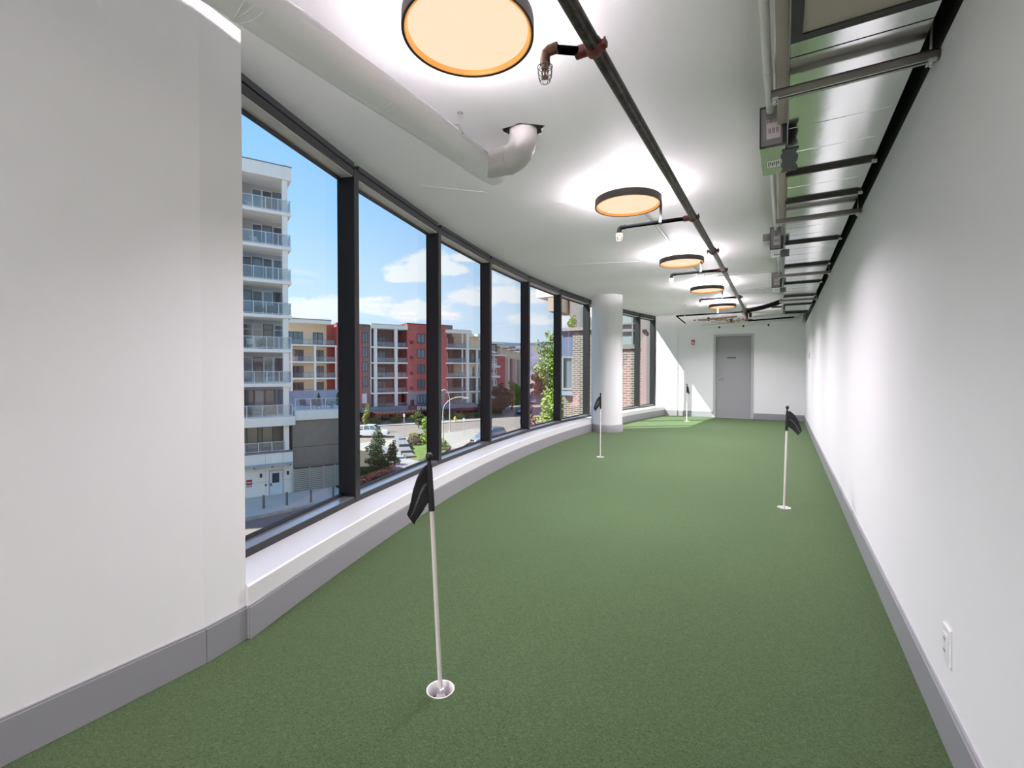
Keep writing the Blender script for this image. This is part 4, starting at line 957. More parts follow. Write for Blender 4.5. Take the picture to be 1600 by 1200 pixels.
tb = thing('red_toy', 'small red and white object leaning behind the lowest railing of the tower', 'toy', to_w(-3.7, .7, -5.48)); obj('toy_body', MB().box(-.22, .22, -.15, .15, 0, .6), REDP, tb, bevel=.05); obj('toy_pole', MB().tube([(.1, 0, 0), (.1, 0, 1.6)], .04, 8), WPL, tb)

# ---- red apartment building
RP = (-72.88, 71.27)
RB = thing('apartment_building', 'long red and cream apartment building with stacked balconies across the street', 'building', (RP[0], RP[1], GZ), RZ)
def wall(s0, s1, b0, b1, z0, z1, m, root=RB, name='wall', lab=None): return obj(name, MB(LO).box(s0, s1, b0, b1, z0, z1), m, root, label=lab)
RF = [6.35, 3.10, -.05, -3.25]                      # balcony floor slabs
GFZ = -6.5
# A cream block
wall(-22, -9.9, 2.2, 14, GFZ, 10.4, CREAM, lab='cream rendered wall')
wall(-22, -9.6, -.4, 14, 10.4, 11.1, CREAM2, name='roof_slab', lab='cream roof overhang')
wall(-22, -9.55, -.5, 14, 11.1, 11.25, ROOFG, name='roof_trim')
wall(-9.9, -8.5, 2.2, 14, GFZ, 10.6, REDB, lab='red wall')
window(RB, -16.9, -14.3, 6.45, 8.9, 2.2, RAILD, XGLASSB, 2, .12); window(RB, -12.5, -10.6, 6.4, 8.9, 2.2, RAILD, XGLASSB, 1, .14)
for z in RF[:3]:
    pass
for k, z in enumerate(RF + [-6.45]):
    wall(-22, -8.4, -.1, 2.2, z - .30, z, CREAM2, name='balcony_slab', lab='cream balcony slab')
    if k > 0:
        zt = (RF + [-6.45])[k - 1] - .30
        for s in (-16.9, -12.7, -8.75):
            wall(s, s + .38, -.05, .33, z, zt, CREAM2, name='column')
        window(RB, -16.3, -14.2, z + .1, z + 2.3, 2.2, RAILD, XGLASS, 2, .12); window(RB, -12.1, -10.5, z + .1, z + 2.3, 2.2, RAILD, XGLASS, 1, .14)
        wall(-22, -17.0, .2, 2.2, z, zt, CREAM)
    if k < 4: railing('balcony_railing', RB, -16.6, -8.8 if k else -8.9, .0, z, 1.0, 5, RAILD, RGLASS)
# B red wall and brown wall
wall(-8.5, -3.6, -.1, 14, GFZ, 10.65, REDB, lab='red brick wall')
wall(-3.6, -1.5, .35, 14, GFZ, 10.7, BRNB, lab='brown brick wall')
wall(-8.6, -1.4, -.15, 14, 10.65, 10.85, ROOFG, name='roof_trim')
for z in (7.2, 4.2, 1.2, -1.9):
    window(RB, -7.8, -6.3, z, z + 1.5, -.1, RAILD, XGLASSB, 1, .12, out=.08)
    window(RB, -3.4, -2.2, z - .1, z + 2.0, .35, RAILD, XGLASSB, 1, .12, out=.08)
wall(-4.0, -2.5, .2, .35, -5.4, -3.4, CONC, name='white_panel')
# C balcony stack
wall(-1.5, 3.9, 3.0, 14, GFZ, 10.6, BROWNR, lab='brown recessed balcony wall'); wall(3.9, 6.1, 3.0, 14, GFZ, 10.6, MAROON, lab='maroon recessed balcony wall')
wall(5.95, 6.1, .1, 3.0, GFZ, 10.4, MAROON)
wall(-1.75, 6.2, -.3, 14, 10.1, 10.9, CREAM2, name='roof_slab', lab='cream roof edge'); wall(-1.5, 6.2, .3, 14, 10.9, 11.15, ROOFG, name='roof_trim')
for k, z in enumerate(RF):
    wall(-1.75, 6.2, -.25, 3.0, z - .30, z, CREAM2, name='balcony_slab', lab='cream balcony slab')
CT = [10.1] + [z - .30 for z in RF]
for k, z in enumerate(RF + [GFZ]):
    zt = CT[k]
    for s, w_ in ((-1.05, .62), (3.35, .62)): wall(s, s + w_, -.15, .45, z, zt, CREAM2, name='column')
    if k < 4: wall(-1.75, -1.6, .0, .3, z, zt, CREAM2, name='column')
    window(RB, .3, 2.4, z + .1, z + 2.3, 3.0, RAILD, (XGLASS, XGLASSB)[k % 2], 2, .10); window(RB, 4.2, 5.6, z + .1, z + 2.3, 3.0, RAILD, XGLASS, 1, .10)
    railing('balcony_railing', RB, -.4, 3.3, .0, z, 1.0, 4, RAILD, RGLASS); railing('balcony_railing', RB, 4.0, 5.95, .0, z, 1.0, 2, RAILD, RGLASS)
# D red wall
wall(6.1, 14.9, -.1, 14, -3.2, 11.4, REDB, lab='bright red brick wall'); wall(6.05, 15.0, -.15, 14, 11.4, 11.6, MAROON, name='roof_trim')
wall(6.1, 14.9, -.1, 14, GFZ, -3.2, GRYB, lab='grey block wall below the red one')
for z in (7.35, 4.05, .70, -2.55):
    window(RB, 8.35, 10.15, z, z + 2.0, -.1, RAILD, XGLASSB if z > 1 else XGLASS, 1, .12, out=.10)
    wall(6.7, 7.4, -.22, -.1, z - .25, z + .4, MAROON, name='air_unit')
window(RB, 8.3, 10.4, -5.95, -3.9, -.1, RAILD, XGLASSB, 2, .12, out=.10); wall(6.8, 7.6, -.2, -.1, -6.3, -5.0, BLKP, name='dark_vent')
# E balcony stack at the corner
wall(14.9, 15.6, -.1, 14, GFZ, 11.6, REDB)
wall(15.6, 17.4, 3.0, 14, GFZ, 10.4, MAROON); wall(17.4, 21.6, 3.0, 14, GFZ, 10.4, BROWNR)
wall(15.1, 21.9, -.3, 14, 9.9, 10.6, CREAM2, name='roof_slab', lab='cream roof edge'); wall(15.1, 21.9, .2, 14, 10.6, 10.8, ROOFG, name='roof_trim')
wall(15.5, 18.5, 3.0, 12, 10.8, 12.0, BROWNR, name='roof_housing')
for z in [6.55, 3.2, -.12, -3.45]: wall(15.2, 21.7, -.25, 3.0, z - .30, z, CREAM2, name='balcony_slab', lab='cream balcony slab')
for k, z in enumerate([6.55, 3.2, -.12, -3.45, GFZ]):
    zt = [9.9, 6.25, 2.9, -.42, -3.75][k]
    wall(20.5, 21.2, -.15, .5, z, zt, CREAM2, name='column'); wall(19.5, 19.8, .2, .5, z, zt, CREAM2, name='column')
    window(RB, 15.8, 17.2, z + .1, z + 2.4, 3.0, CREAM2, XGLASSB, 1, .14); 
    railing('balcony_railing', RB, 15.6, 20.5, .0, z, 1.0, 5, RAILD, RGLASS)
# podium canopy and ground floor
wall(-24, 21.9, 1.2, 14, GZ, GFZ, MAROON, name='ground_floor_wall', lab='dark maroon ground floor wall')
wall(-24, -1.5, -1.0, 1.2, -7.3, GFZ, MAROON, name='canopy_fascia')
obj('canopy_band', MB(LO).box(-4.4, 21.9, -2.9, 1.2, -7.05, GFZ + .35), GRYBAND, RB, label='grey canopy band over the ground floor')
obj('canopy_fascia', MB(LO).box(12, 21.9, -2.8, 1.2, -7.75, -7.05), MAROON, RB, label='maroon fascia under the canopy band')
for s in (-.5, 1.2, 4.2, 15.5, 17.2, 19.6): window(RB, s, s + 1.3, GZ + .6, GZ + 1.9, 1.2, CREAM2, XGLASSB if s < 10 else mat('pale_shop_glass', (.42, .44, .44), .2), 0, .1)
# corner return
RW = thing('apartment_corner_wing', 'cream balcony wing turning the corner of the red apartment building', 'building', (RP[0] + GD[0] * 21.9, RP[1] + GD[1] * 21.9, GZ), PI / 2 + math.radians(20))
for k, z in enumerate([6.55, 3.2, -.12, -3.45, GFZ]):
    zt = [9.3, 6.25, 2.9, -.42, -3.75][k]
    wall(0, 22, -.05 + .2, 10, z, zt, BROWNR if k % 2 else CREAM, RW)
    wall(-.3, 22, -1.5, 10, z - .30, z, CREAM2, RW, 'balcony_slab')
    if k == 0: continue
    for s in (.2, 4.0, 8.4, 13.5, 19): wall(s, s + .5, -1.45, -1.0, z, zt, CREAM2, RW, 'column')
    for s in (1.2, 5.4, 10, 15): window(RW, s, s + 2.2, z + .1, z + 2.3, .15, RAILD, XGLASSB, 1, .12)
    railing('balcony_railing', RW, .2, 21, -1.4, z, 1.0, 9, RAILD, RGLASS)
wall(-.3, 7, -1.6, 10, 9.3, 9.9, CREAM2, RW, 'roof_slab'); wall(7, 22, 1.5, 10, 6.5, 9.3, CREAM, RW, 'penthouse_wall'); wall(9, 14, -.6, 6, 10.2, 10.7, ROOFG, RW, 'roof_canopy')
wall(-.3, 22, -1.6, 8, GZ, GFZ, MAROON, RW, 'ground_floor_wall'); wall(5, 20, -1.75, -1.6, GFZ - .2, GFZ + 1.5, mat('pale_blue_band', (.50, .55, .60), .5), RW, 'pale_band')
# sign
SG = thing('shop_sign', 'long maroon shop sign with white lettering on the canopy', 'sign', (RP[0], RP[1], GZ), RZ)
obj('sign_board', MB(LO).box(5.3, 12.0, -3.2, -2.95, -7.42, -5.95), SIGNM, SG, bevel=.03)
lg = MB(LO); 
lg.box(7.1, 7.25, -3.24, -3.2, -6.95, -6.25).box(7.1, 7.9, -3.24, -3.2, -6.38, -6.25).box(7.8, 7.95, -3.24, -3.2, -6.6, -6.25).box(7.35, 7.8, -3.24, -3.2, -6.68, -6.56).box(7.1, 7.7, -3.24, -3.2, -7.0, -6.88).box(7.6, 7.75, -3.24, -3.2, -6.9, -6.7)
obj('sign_emblem', lg, WPL, SG, label='white square emblem', kind='stuff')
for i, ch in enumerate('ESS'):
    cu = bpy.data.curves.new('letter', 'FONT'); cu.body = ch; cu.size = .84; cu.extrude = .02; cu.offset = .02
    tmp = bpy.data.objects.new('letter_src', cu); COL.objects.link(tmp)
    bpy.context.view_layer.update()
    me = bpy.data.meshes.new_from_object(tmp.evaluated_get(bpy.context.evaluated_depsgraph_get())); bpy.data.objects.remove(tmp)
    lo_ = bpy.data.objects.new('letter', me); COL.objects.link(lo_); me.materials.clear(); me.materials.append(WPL)
    lo_.parent = SG; lo_.rotation_euler = (PI / 2, 0, 0); lo_.location = (8.15 + i * .56, -3.23, -6.90 - GZ)
# pergola
PG = thing('timber_pergola', 'red stained timber pergola in front of the ground floor restaurant', 'pergola', (RP[0], RP[1], GZ), RZ)
obj('front_beam', MB(LO).box(-2.2, 6.2, -5.0, -4.75, -7.45, -7.15), PERG, PG); obj('back_beam', MB(LO).box(-2.2, 6.2, -2.9, -2.7, -7.45, -7.15), PERG, PG)
for i in range(13): obj('rafter', MB(LO).box(-2.1 + i * .66, -1.9 + i * .66, -5.4, -2.6, -7.15, -6.95), mat('rafter_end', (.75, .42, .30), .7) if i % 1 == 0 else PERG, PG)
for s in (-2.0, 1.9, 5.9):
    pp = obj('post', MB(LO).box(s - .13, s + .13, -5.0, -4.75, GZ, -7.45), PERG, PG)
    for q in (-1, 1): obj('brace', MB(LO).tube([(s, -4.88, -8.3), (s + q * .8, -4.88, -7.45)], .08, 6), PERG, pp)

# ---- second red building farther along the side street
B2P = (-97.0, 131.0)
def ang(p): return p
B2 = thing('far_apartment_building', 'distant red brick apartment building with cream penthouses and flat roof canopies', 'building', (-80.9, 120.5, GZ), RZ)
wall(-22, 9.5, 0, 14, GZ, 6.0, REDB, B2, 'wall'); wall(-22, 9.8, -.3, 14, 6.0, 6.5, CREAM2, B2, 'cornice')
wall(-20, 7.6, 1.8, 13, 6.5, 9.8, BROWNR, B2, 'penthouse'); wall(-22, 8.8, -.8, 14, 9.8, 10.4, CREAM2, B2, 'roof_canopy')
for z in (3.0, -.2, -3.4, -6.4):
    wall(2.4, 7.2, -.9, 0, z - .7, z, CREAM2, B2, 'balcony_slab')
    window(B2, 3.0, 6.4, z + .1, z + 2.1, .0, CREAM2, XGLASS, 2, .2)
    window(B2, -6, -3.5, z + .4, z + 2.0, .0, CREAM2, XGLASSB, 1, .2)
for s in (-4, -.5, 3.0, 5.2): window(B2, s, s + 1.6, 7.0, 9.4, 1.8, CREAM2, XGLASSB, 1, .15)
B3 = thing('far_street_wing', 'receding street front of the distant red building with small bay windows', 'building', (-80.9 + GD[0] * 9.5, 120.5 + GD[1] * 9.5, GZ), PI / 2 + math.radians(21))
wall(0, 60, .3, 12, GZ, 5.6, REDB, B3, 'wall'); wall(1, 60, 1.5, 10, 5.6, 8.8, CREAM, B3, 'penthouse')
for i, s in enumerate((2.0, 9, 18, 29, 42)):
    wall(s, s + 2.5, -.8, .3, -6.5, 5.4, (CREAM, BRNB)[i % 2] if i < 2 else CREAM, B3, 'bay')
    wall(s + 1, s + 7, -1.0, 8, 8.8 + .5 * (i % 2), 9.4 + .5 * (i % 2), ROOFG, B3, 'roof_canopy')
    for z in (2.6, -.6, -3.8): window(B3, s + 3.2, s + 5.6, z, z + 2.0, .3, CREAM2, XGLASSB, 1, .2, out=.2)

# ================================================================== NEIGHBOURING BRICK BUILDING (close, beyond the far windows)
NB = thing('brick_building', 'neighbouring olive grey brick building close outside the far windows', 'building', (-9.9, 24, GZ)); O = (-9.9, 24, GZ)
def nb(name, m, *q, lab=None, bevel=0): return obj(name, MB(O).box(*q), m, NB, label=lab, bevel=bevel)
nb('brick_pier', BRICKN, -9.95, -7.9, 24, 34, GZ, 3.42, lab='olive grey brick pier')
nb('coping', ROOFG, -10.75, -7.9, 23.85, 34, 3.42, 3.60, lab='dark coping over the brick')
nb('navy_panel', NAVY, -10.62, -9.95, 24.05, 34, 2.03, 3.42, lab='navy blue panel')
nb('lower_wall', BRICKN, -10.62, -9.95, 24.3, 34, GZ, -.05)
nb('teal_panel', mat('blue_grey_panel', (.20, .30, .36), .5), -10.62, -9.95, 24.04, 24.3, -.12, .20, lab='blue grey panel below the window')
f = MB(O).box(-10.62, -10.50, 24.0, 24.3, .18, 2.03).box(-10.0, -9.95, 24.0, 24.3, .18, 2.03).box(-10.50, -10.0, 24.0, 24.3, 1.95, 2.03).box(-10.50, -10.0, 24.0, 24.3, .18, .30)
wn = obj('window', f, TEAL, NB, label='window with a pale teal frame'); obj('window_pane', MB(O).box(-10.50, -10.0, 24.12, 24.16, .30, 1.95), XGLASSB, wn)
nb('window_back', BROWNR, -10.6, -9.97, 24.3, 34, -.05, 2.03)
nb('brick_wall', BRICKN, -7.9, -5.66, 22, 33, GZ, 2.27, lab='olive grey brick wall seen right of the column')
nb('stone_band', GREYR, -7.9, -5.66, 21.92, 33, 2.27, 2.42, lab='pale band above the brick')
nb('glazed_storey', mat('pale_interior', (.55, .62, .62), .6), -7.9, -5.66, 22.5, 33, 2.42, 6.8)
f = MB(O)
for x in (-7.9, -6.98, -6.13, -5.72): f.box(x, x + .07, 21.95, 22.5, 2.42, 6.8)
for z_ in (2.42, 3.08, 3.42, 4.6): f.box(-7.9, -5.66, 21.97, 22.5, z_, z_ + .07)
wn = obj('window', f, GREYR, NB, label='large gridded window')
for a, b in ((-7.83, -6.98), (-6.91, -6.13), (-6.06, -5.72)):
    obj('window_pane', MB(O).box(a, b, 22.1, 22.13, 2.49, 6.8), mat('pale_teal_glass', (.24, .32, .33), .08, 0., spec=.7), wn)
nb('render_wall', GREYR, -5.66, -5.28, 21.9, 33, GZ, 7, lab='light grey rendered wall')
nb('render_wall', GREYR, -5.28, 3, 22.2, 33, GZ, 7)
nb('window_frame', ROOFG, -5.22, -4.86, 22.14, 22.2, .30, 2.25); nb('window_pane', NAVY, -5.19, -4.90, 22.10, 22.14, .36, 2.2, lab='narrow dark blue window')
nb('wall_light', BLKP, -5.60, -5.45, 21.80, 21.9, 3.0, 3.14, lab='small black wall light'); nb('wall_camera', BLKP, -5.28, -5.0, 22.0, 22.2, 2.35, 2.55, lab='small black camera')
# set back white upper storey
nb('upper_storey', CONC, -11.6, 2, 27.5, 36, 3.6, 8.5, lab='white upper storey set back from the brick'); nb('upper_pipe', DCLAD, -10.62, -10.45, 27.38, 27.5, 3.6, 8.5, lab='dark vertical pipe')
nb('upper_balcony', mat('tan_soffit', (.42, .33, .26), .8), -12.4, -11.75, 26.0, 28.5, 4.85, 5.7, lab='tan box balcony')
nb('upper_roof', CONC, -13.2, -11.6, 26.0, 29, 5.75, 6.4)

# ================================================================== HILLS
def hills(name, r0, r1, h, m, lab, seed, a0=-1.4, a1=2.2, base=-20):
    rnd = random.Random(seed); na, nr = 150, 26; ph = [rnd.uniform(0, 6.28) for _ in range(12)]
    vs = []; fs = []
    for i in range(na + 1):
        a = a0 + (a1 - a0) * i / na
        prof = 1 + .16 * math.sin(a * 3.1 + ph[0]) + .07 * math.sin(a * 9 + ph[1]) + .035 * math.sin(a * 23 + ph[2]) + .018 * math.sin(a * 51 + ph[3])
        for j in range(nr + 1):
            t = j / nr; r = r0 + (r1 - r0) * t
            z = base + (h * prof - base) * (t ** .8) * (1 + .10 * math.sin(a * 31 + t * 9 + ph[4]) * math.sin(PI * t)) + 10 * math.sin(a * 70 + t * 17 + ph[5]) * math.sin(PI * t)
            vs.append((-r * math.sin(a), r * math.cos(a), z))
    for i in range(na):
        for j in range(nr): k = i * (nr + 1) + j; fs.append((k, k + 1, k + nr + 2, k + nr + 1))
    o = obj(name, (vs, fs), m, smooth=True); o['kind'] = 'structure'; o['label'] = lab
hills('hillside', 1400, 2600, 128, HILL, 'distant hillside with pale patches, blue grey haze painted in', 3)
hills('ridge', 2600, 4200, 268, HILL2, 'ridge line on the horizon, dark blue haze painted in', 8)

# ================================================================== PLANTS
def leaves(mb, c, rad, n, size, rnd, shell=.35):
    for _ in range(n):
        while True:
            p = Vector((rnd.uniform(-1, 1), rnd.uniform(-1, 1), rnd.uniform(-1, 1)))
            if p.length <= 1 and p.length > shell * rnd.random(): break
        p = Vector((c[0] + p.x * rad[0], c[1] + p.y * rad[1], c[2] + p.z * rad[2]))
        u = Vector((rnd.gauss(0, 1), rnd.gauss(0, 1), rnd.gauss(0, 1))).normalized(); w = u.orthogonal().normalized(); s = size * rnd.uniform(.6, 1.3)
        mb.add([p - u * s, p + w * s * .5, p + u * s, p - w * s * .5], [(0, 1, 2, 3)])
def tree(name, lab, cat, x, y, h, clumps, lm, n, ls, seed, trunk=.12, z0=GZ, group=None, tm=None):
    """clumps: (dx,dy,z,rx,rz) heights measured from the ground"""
    rnd = random.Random(seed); t = thing(name, lab, cat, (x, y, z0), group=group)
    tb = MB(); tb.tube([(0, 0, 0), (.03 * h * .1, 0, h * .3), (-.02 * h * .1, .02, h * .6), (0, 0, h * .85)], [trunk, trunk * .8, trunk * .55, trunk * .2], 8)
    for dx, dy, z, rx, rz_ in clumps:
        tb.tube([(0, 0, max(.1, z - rz_ * 1.1)), (dx * .5, dy * .5, z - rz_ * .4), (dx, dy, z + rz_ * .3)], [trunk * .45, trunk * .3, trunk * .12], 6)
    obj('trunk', tb, BARK, t, smooth=True)
    tot = sum(c[3] ** 2 * c[4] for c in clumps)
    mb = MB()
    for dx, dy, z, rx, rz_ in clumps: leaves(mb, (dx, dy, z), (rx, rx, rz_), int(n * rx * rx * rz_ / tot) + 4, ls, rnd)
    obj('foliage', mb, lm, t, kind='stuff')
    return t
def rclumps(seed, h, w, n, lo=.35):
    rnd = random.Random(seed); out = []
    for i in range(n):
        f = lo + (1 - lo) * (i + .5) / n; ww = w * math.sin(PI * min(1, (f - lo) / (1 - lo) * .85 + .15)) ** .6
        a = rnd.uniform(0, 6.28); out.append((math.cos(a) * ww * .45, math.sin(a) * ww * .45, h * f * .96, ww * .55 + .1 * w, h * .11))
    return out
tree('leafy_tree', 'tall leafy green tree close outside the fifth window', 'tree', -15.3, 33.2, 13.2, rclumps(3, 13.0, 1.9, 14, .2) + [(-.9, -.4, 12.2, .55, .7), (-1.1, -.5, 10.6, .6, .6), (-.4, 0, 13.0, .45, .6)], LG1, 9000, .13, 11, .16)
tree('leafy_tree', 'darker green tree behind the tall leafy tree near the brick building', 'tree', -15.0, 37.5, 11, rclumps(6, 10.5, 1.9, 9, .1), LG2, 5000, .15, 12, .15)
tree('purple_leaf_tree', 'purple leaved tree left of the tall leafy tree', 'tree', -14.9, 28.4, 8.2, rclumps(4, 8.2, 1.5, 9, .1), LPUR, 5200, .10, 13, .12)
tree('leafy_shrub', 'yellow green shrub at the foot of the purple leaved tree', 'shrub', -14.2, 25.4, 5.2, rclumps(9, 5.4, 1.0, 6, .1), LYEL, 2600, .09, 14, .07)
tree('leafy_shrub', 'tall shrub beside the brick pier outside the sixth window', 'shrub', -11.6, 27.0, 7.6, rclumps(19, 7.4, .9, 7, .1), LG1, 3200, .09, 15, .07)
tree('dark_tree', 'dense dark green tree on the corner of the side street', 'tree', -58.6, 96.5, 7.6, rclumps(5, 7.4, 3.3, 11, .1), LG3, 6500, .20, 21, .2)
tree('light_tree', 'lighter green tree behind the dark corner tree', 'tree', -64.0, 111.5, 8.2, rclumps(15, 8.0, 2.6, 8, .2), LG1, 3600, .24, 22, .2)
tree('small_tree', 'small rounded tree far down the side street', 'tree', -69.5, 128, 6.0, rclumps(16, 6, 3.0, 7, .2), LYEL, 2600, .26, 23, .2)
for i, (x, y, h, w, m_, lab) in enumerate(((-84, 168, 11, 7, LG2, 'leftmost of the dark trees at the end of the side street'), (-72, 160, 10, 7, LG3, 'middle dark tree at the end of the side street'), (-60, 150, 11.5, 7, LG2, 'right dark tree at the end of the side street'), (-45, 110, 10.5, 6, LG1, 'green tree behind the purple leaved tree'), (-36, 84, 9.5, 5, LG2, 'mid green tree farther behind the purple leaved tree'), (-30, 100, 11, 6, LG3, 'dark tree far behind the tall leafy tree'))):
    tree('street_tree', lab, 'tree', x, y, h, rclumps(30 + i, h, w * .6, 10, .12), m_, 3600, .32, 40 + i, .25, group='trees in the distance')
tree('street_tree', 'slender bright green street tree on the lawn left of the second mullion', 'tree', -37.2, 44.6, 5.0, [(.1, 0, 4.6, .5, .5), (-.5, 0, 4.3, .6, .5), (.25, 0, 4.1, .7, .6), (-.55, 0, 3.7, .6, .55), (.1, 0, 3.2, .8, .6), (-.2, 0, 2.3, .6, .5), (-.9, .1, 2.6, .4, .3)], LG1, 2300, .11, 61, .05)
tree('street_tree', 'round green street tree beside the timber pergola', 'tree', -57.6, 66.0, 3.1, rclumps(62, 3.1, 1.7, 7, .25), LG2, 2200, .14, 63, .08)
tree('street_tree', 'yellow green young tree behind the white pickup', 'tree', -61.2, 57.0, 4.6, rclumps(64, 5.0, .8, 6, .3), LYEL, 1300, .12, 65, .06)
for i, (x, y, h, w, lab) in enumerate(((-38.6, 36.9, 3.6, 1.2, 'sparse dark shrub at the upper left of the plant bed'), (-41.4, 40.2, 3.9, 1.0, 'thin tall dark shrub at the back of the plant bed'), (-36.4, 35.7, 2.2, 1.5, 'low dark bush in the middle of the plant bed'), (-34.6, 36.0, 3.3, .9, 'dark shrub at the right edge of the plant bed'), (-33.8, 33.2, 1.9, 1.4, 'dark bush at the front right of the plant bed'), (-32.5, 31.2, 1.7, 1.1, 'dark bush in the front middle of the plant bed'), (-32.6, 29.7, 1.7, 1.0, 'dark bush at the front left of the plant bed'), (-35.4, 34.0, 2.4, 1.4, 'broad dark bush behind the front row of the plant bed'))):
    tree('dark_shrub', lab, 'shrub', x, y, h, rclumps(70 + i, h, w, 6, .25), LG2 if i in (2, 7) else LG3, 1100, .09, 80 + i, .04, group='dark shrubs in the plant bed')
for i, (x, y, w, m_, lab) in enumerate(((-46.6, 52.4, .9, LYEL, 'yellow green hedge clump at the left end of the lawn'), (-45.0, 51.6, 1.0, LG2, 'green hedge clump next to the left one on the lawn'), (-43.6, 51.4, 1.0, LYEL, 'yellow green hedge clump in the middle of the lawn'), (-42.0, 50.8, .9, LYEL, 'bright hedge clump behind the slender street tree'), (-40.2, 50.2, 1.0, LG1, 'bright green hedge clump at the right end of the lawn'), (-39.0, 48.3, .9, LYEL, 'yellow green hedge clump near the driveway'), (-44.3, 49.6, .8, BROWNR, 'brown dry hedge clump by the benches'))):
    tree('hedge_clump', lab, 'hedge', x, y, 1.2, [(0, 0, .75, w, .6), (w * .6, 0, .6, w * .6, .45)], m_, 700, .10, 90 + i, .03, z0=GZ + .1, group='hedge clumps on the lawn')
for i, (s, m_, lab) in enumerate(((1.2, LG2, 'low green shrub left of the pergola post'), (5.2, LG1, 'pale green shrub right of the pergola'), (13.2, LG2, 'green shrub beneath the right part of the canopy'), (15.0, LYEL, 'yellowish shrub beside the hydrant'), (17.5, LG3, 'dark shrub under the maroon fascia'), (19.8, LG2, 'green shrub near the corner of the red building'), (-3.2, LG2, 'green shrub behind the white pickup truck'))):
    p = (RP[0] + GD[0] * s + GD[1] * 6.2, RP[1] + GD[1] * s - GD[0] * 6.2)
    tree('low_shrub', lab, 'shrub', p[0], p[1], 1.4, [(0, 0, .7, 1.3, .6), (.8, .5, .6, .8, .5)], m_, 500, .14, 110 + i, .03, z0=GZ + .1, group='low shrubs along the red building')
for i, (x, y, m_) in enumerate(((-11.0, 23.2, LYEL), )):
    tree('rooftop_plant', 'small leafy plant on the coping of the brick building', 'plant', -10.35, 24.9, .7, [(0, 0, .35, .3, .3), (.1, 0, .6, .16, .2)], LG1, 260, .06, 130, .02, z0=3.6)

# ================================================================== STREET FURNITURE AND VEHICLES
LAMPM = mat('pale_lamp_metal', (.55, .55, .52), .4, .3)
def street_lamp(x, y, z0, h, reach, ang_, lab):
    t = thing('street_lamp', lab, 'street lamp', (x, y, z0), ang_, group='curved street lamps')
    obj('pole', MB().tube([(0, 0, 0), (0, 0, h * .72)], [.10, .075], 10), LAMPM, t, smooth=True)
    pa = [(0, 0, h * .70)] + [(reach * (1 - math.cos(a)), 0, h * .72 + h * .28 * math.sin(a)) for a in [PI / 2 * i / 10 for i in range(1, 11)]] + [(reach * 1.25, 0, h * .995)]
    obj('arm', MB().tube(pa, .06, 8), LAMPM, t, smooth=True)
    obj('lamp_head', MB().hexa([(reach * 1.2, -.1, h * .97), (reach * 1.2 + .7, -.12, h * .975), (reach * 1.2 + .7, .12, h * .975), (reach * 1.2, .1, h * .97)], [(reach * 1.2, -.08, h * 1.0), (reach * 1.2 + .6, -.08, h * 1.0), (reach * 1.2 + .6, .08, h * 1.0), (reach * 1.2, .08, h * 1.0)]), LAMPM, t)
    obj('base', MB().lathe([(.2, 0), (.2, .1), (.12, .3)], n=12), LAMPM, t)
street_lamp(-48.8, 63.8, GZ + .1, 7.2, .9, YAW + PI, 'tall curved street lamp whose arm bends left, on the pavement corner')
street_lamp(-38.9, 49.4, GZ + .1, 6.9, 2.3, YAW, 'curved street lamp whose arm sweeps right, beside the second mullion')
t = thing('sign_post', 'thin grey post with a small plate on the pavement corner', 'post', (-43.5, 60.5, GZ + .1)); obj('post', MB().tube([(0, 0, 0), (0, 0, 2.9)], .04, 8), LAMPM, t); obj('plate', MB().box(-.2, .2, -.02, .02, 2.4, 2.9), LAMPM, t)
t = thing('sign_post', 'thin pale post at the kerb in front of the pergola', 'post', (-52.4, 56.6, GZ)); obj('post', MB().tube([(0, 0, 0), (0, 0, 3.6)], .05, 8), LAMPM, t); obj('plate', MB().box(-.18, .18, -.02, .02, 3.1, 3.6), LAMPM, t)
t = thing('fire_hydrant', 'yellow fire hydrant on the far pavement', 'hydrant', (-57.6, 77.1, GZ + .1)); obj('barrel', MB().lathe([(.28, 0), (.28, .08), (.19, .1), (.19, .8), (.23, .82), (.2, .98), (.08, 1.1), (.001, 1.15)], n=14), YELP, t, smooth=True); obj('outlet', MB().tube([(-.36, 0, .6), (.36, 0, .6)], .10, 10), YELP, t, smooth=True)
def wheel(root, x, y, r, w):
    tw = obj('wheel', MB().tube([(x, y - w / 2, r), (x, y - w / 2 + .03, r), (x, y + w / 2 - .03, r), (x, y + w / 2, r)], [r * .93, r, r, r * .93], 18), TYRE, root, smooth=True)
    s = 1 if y > 0 else -1
    obj('hub', MB().tube([(x, y + s * w * .46, r), (x, y + s * (w * .5 + .01), r)], r * .6, 10), CARS, tw)
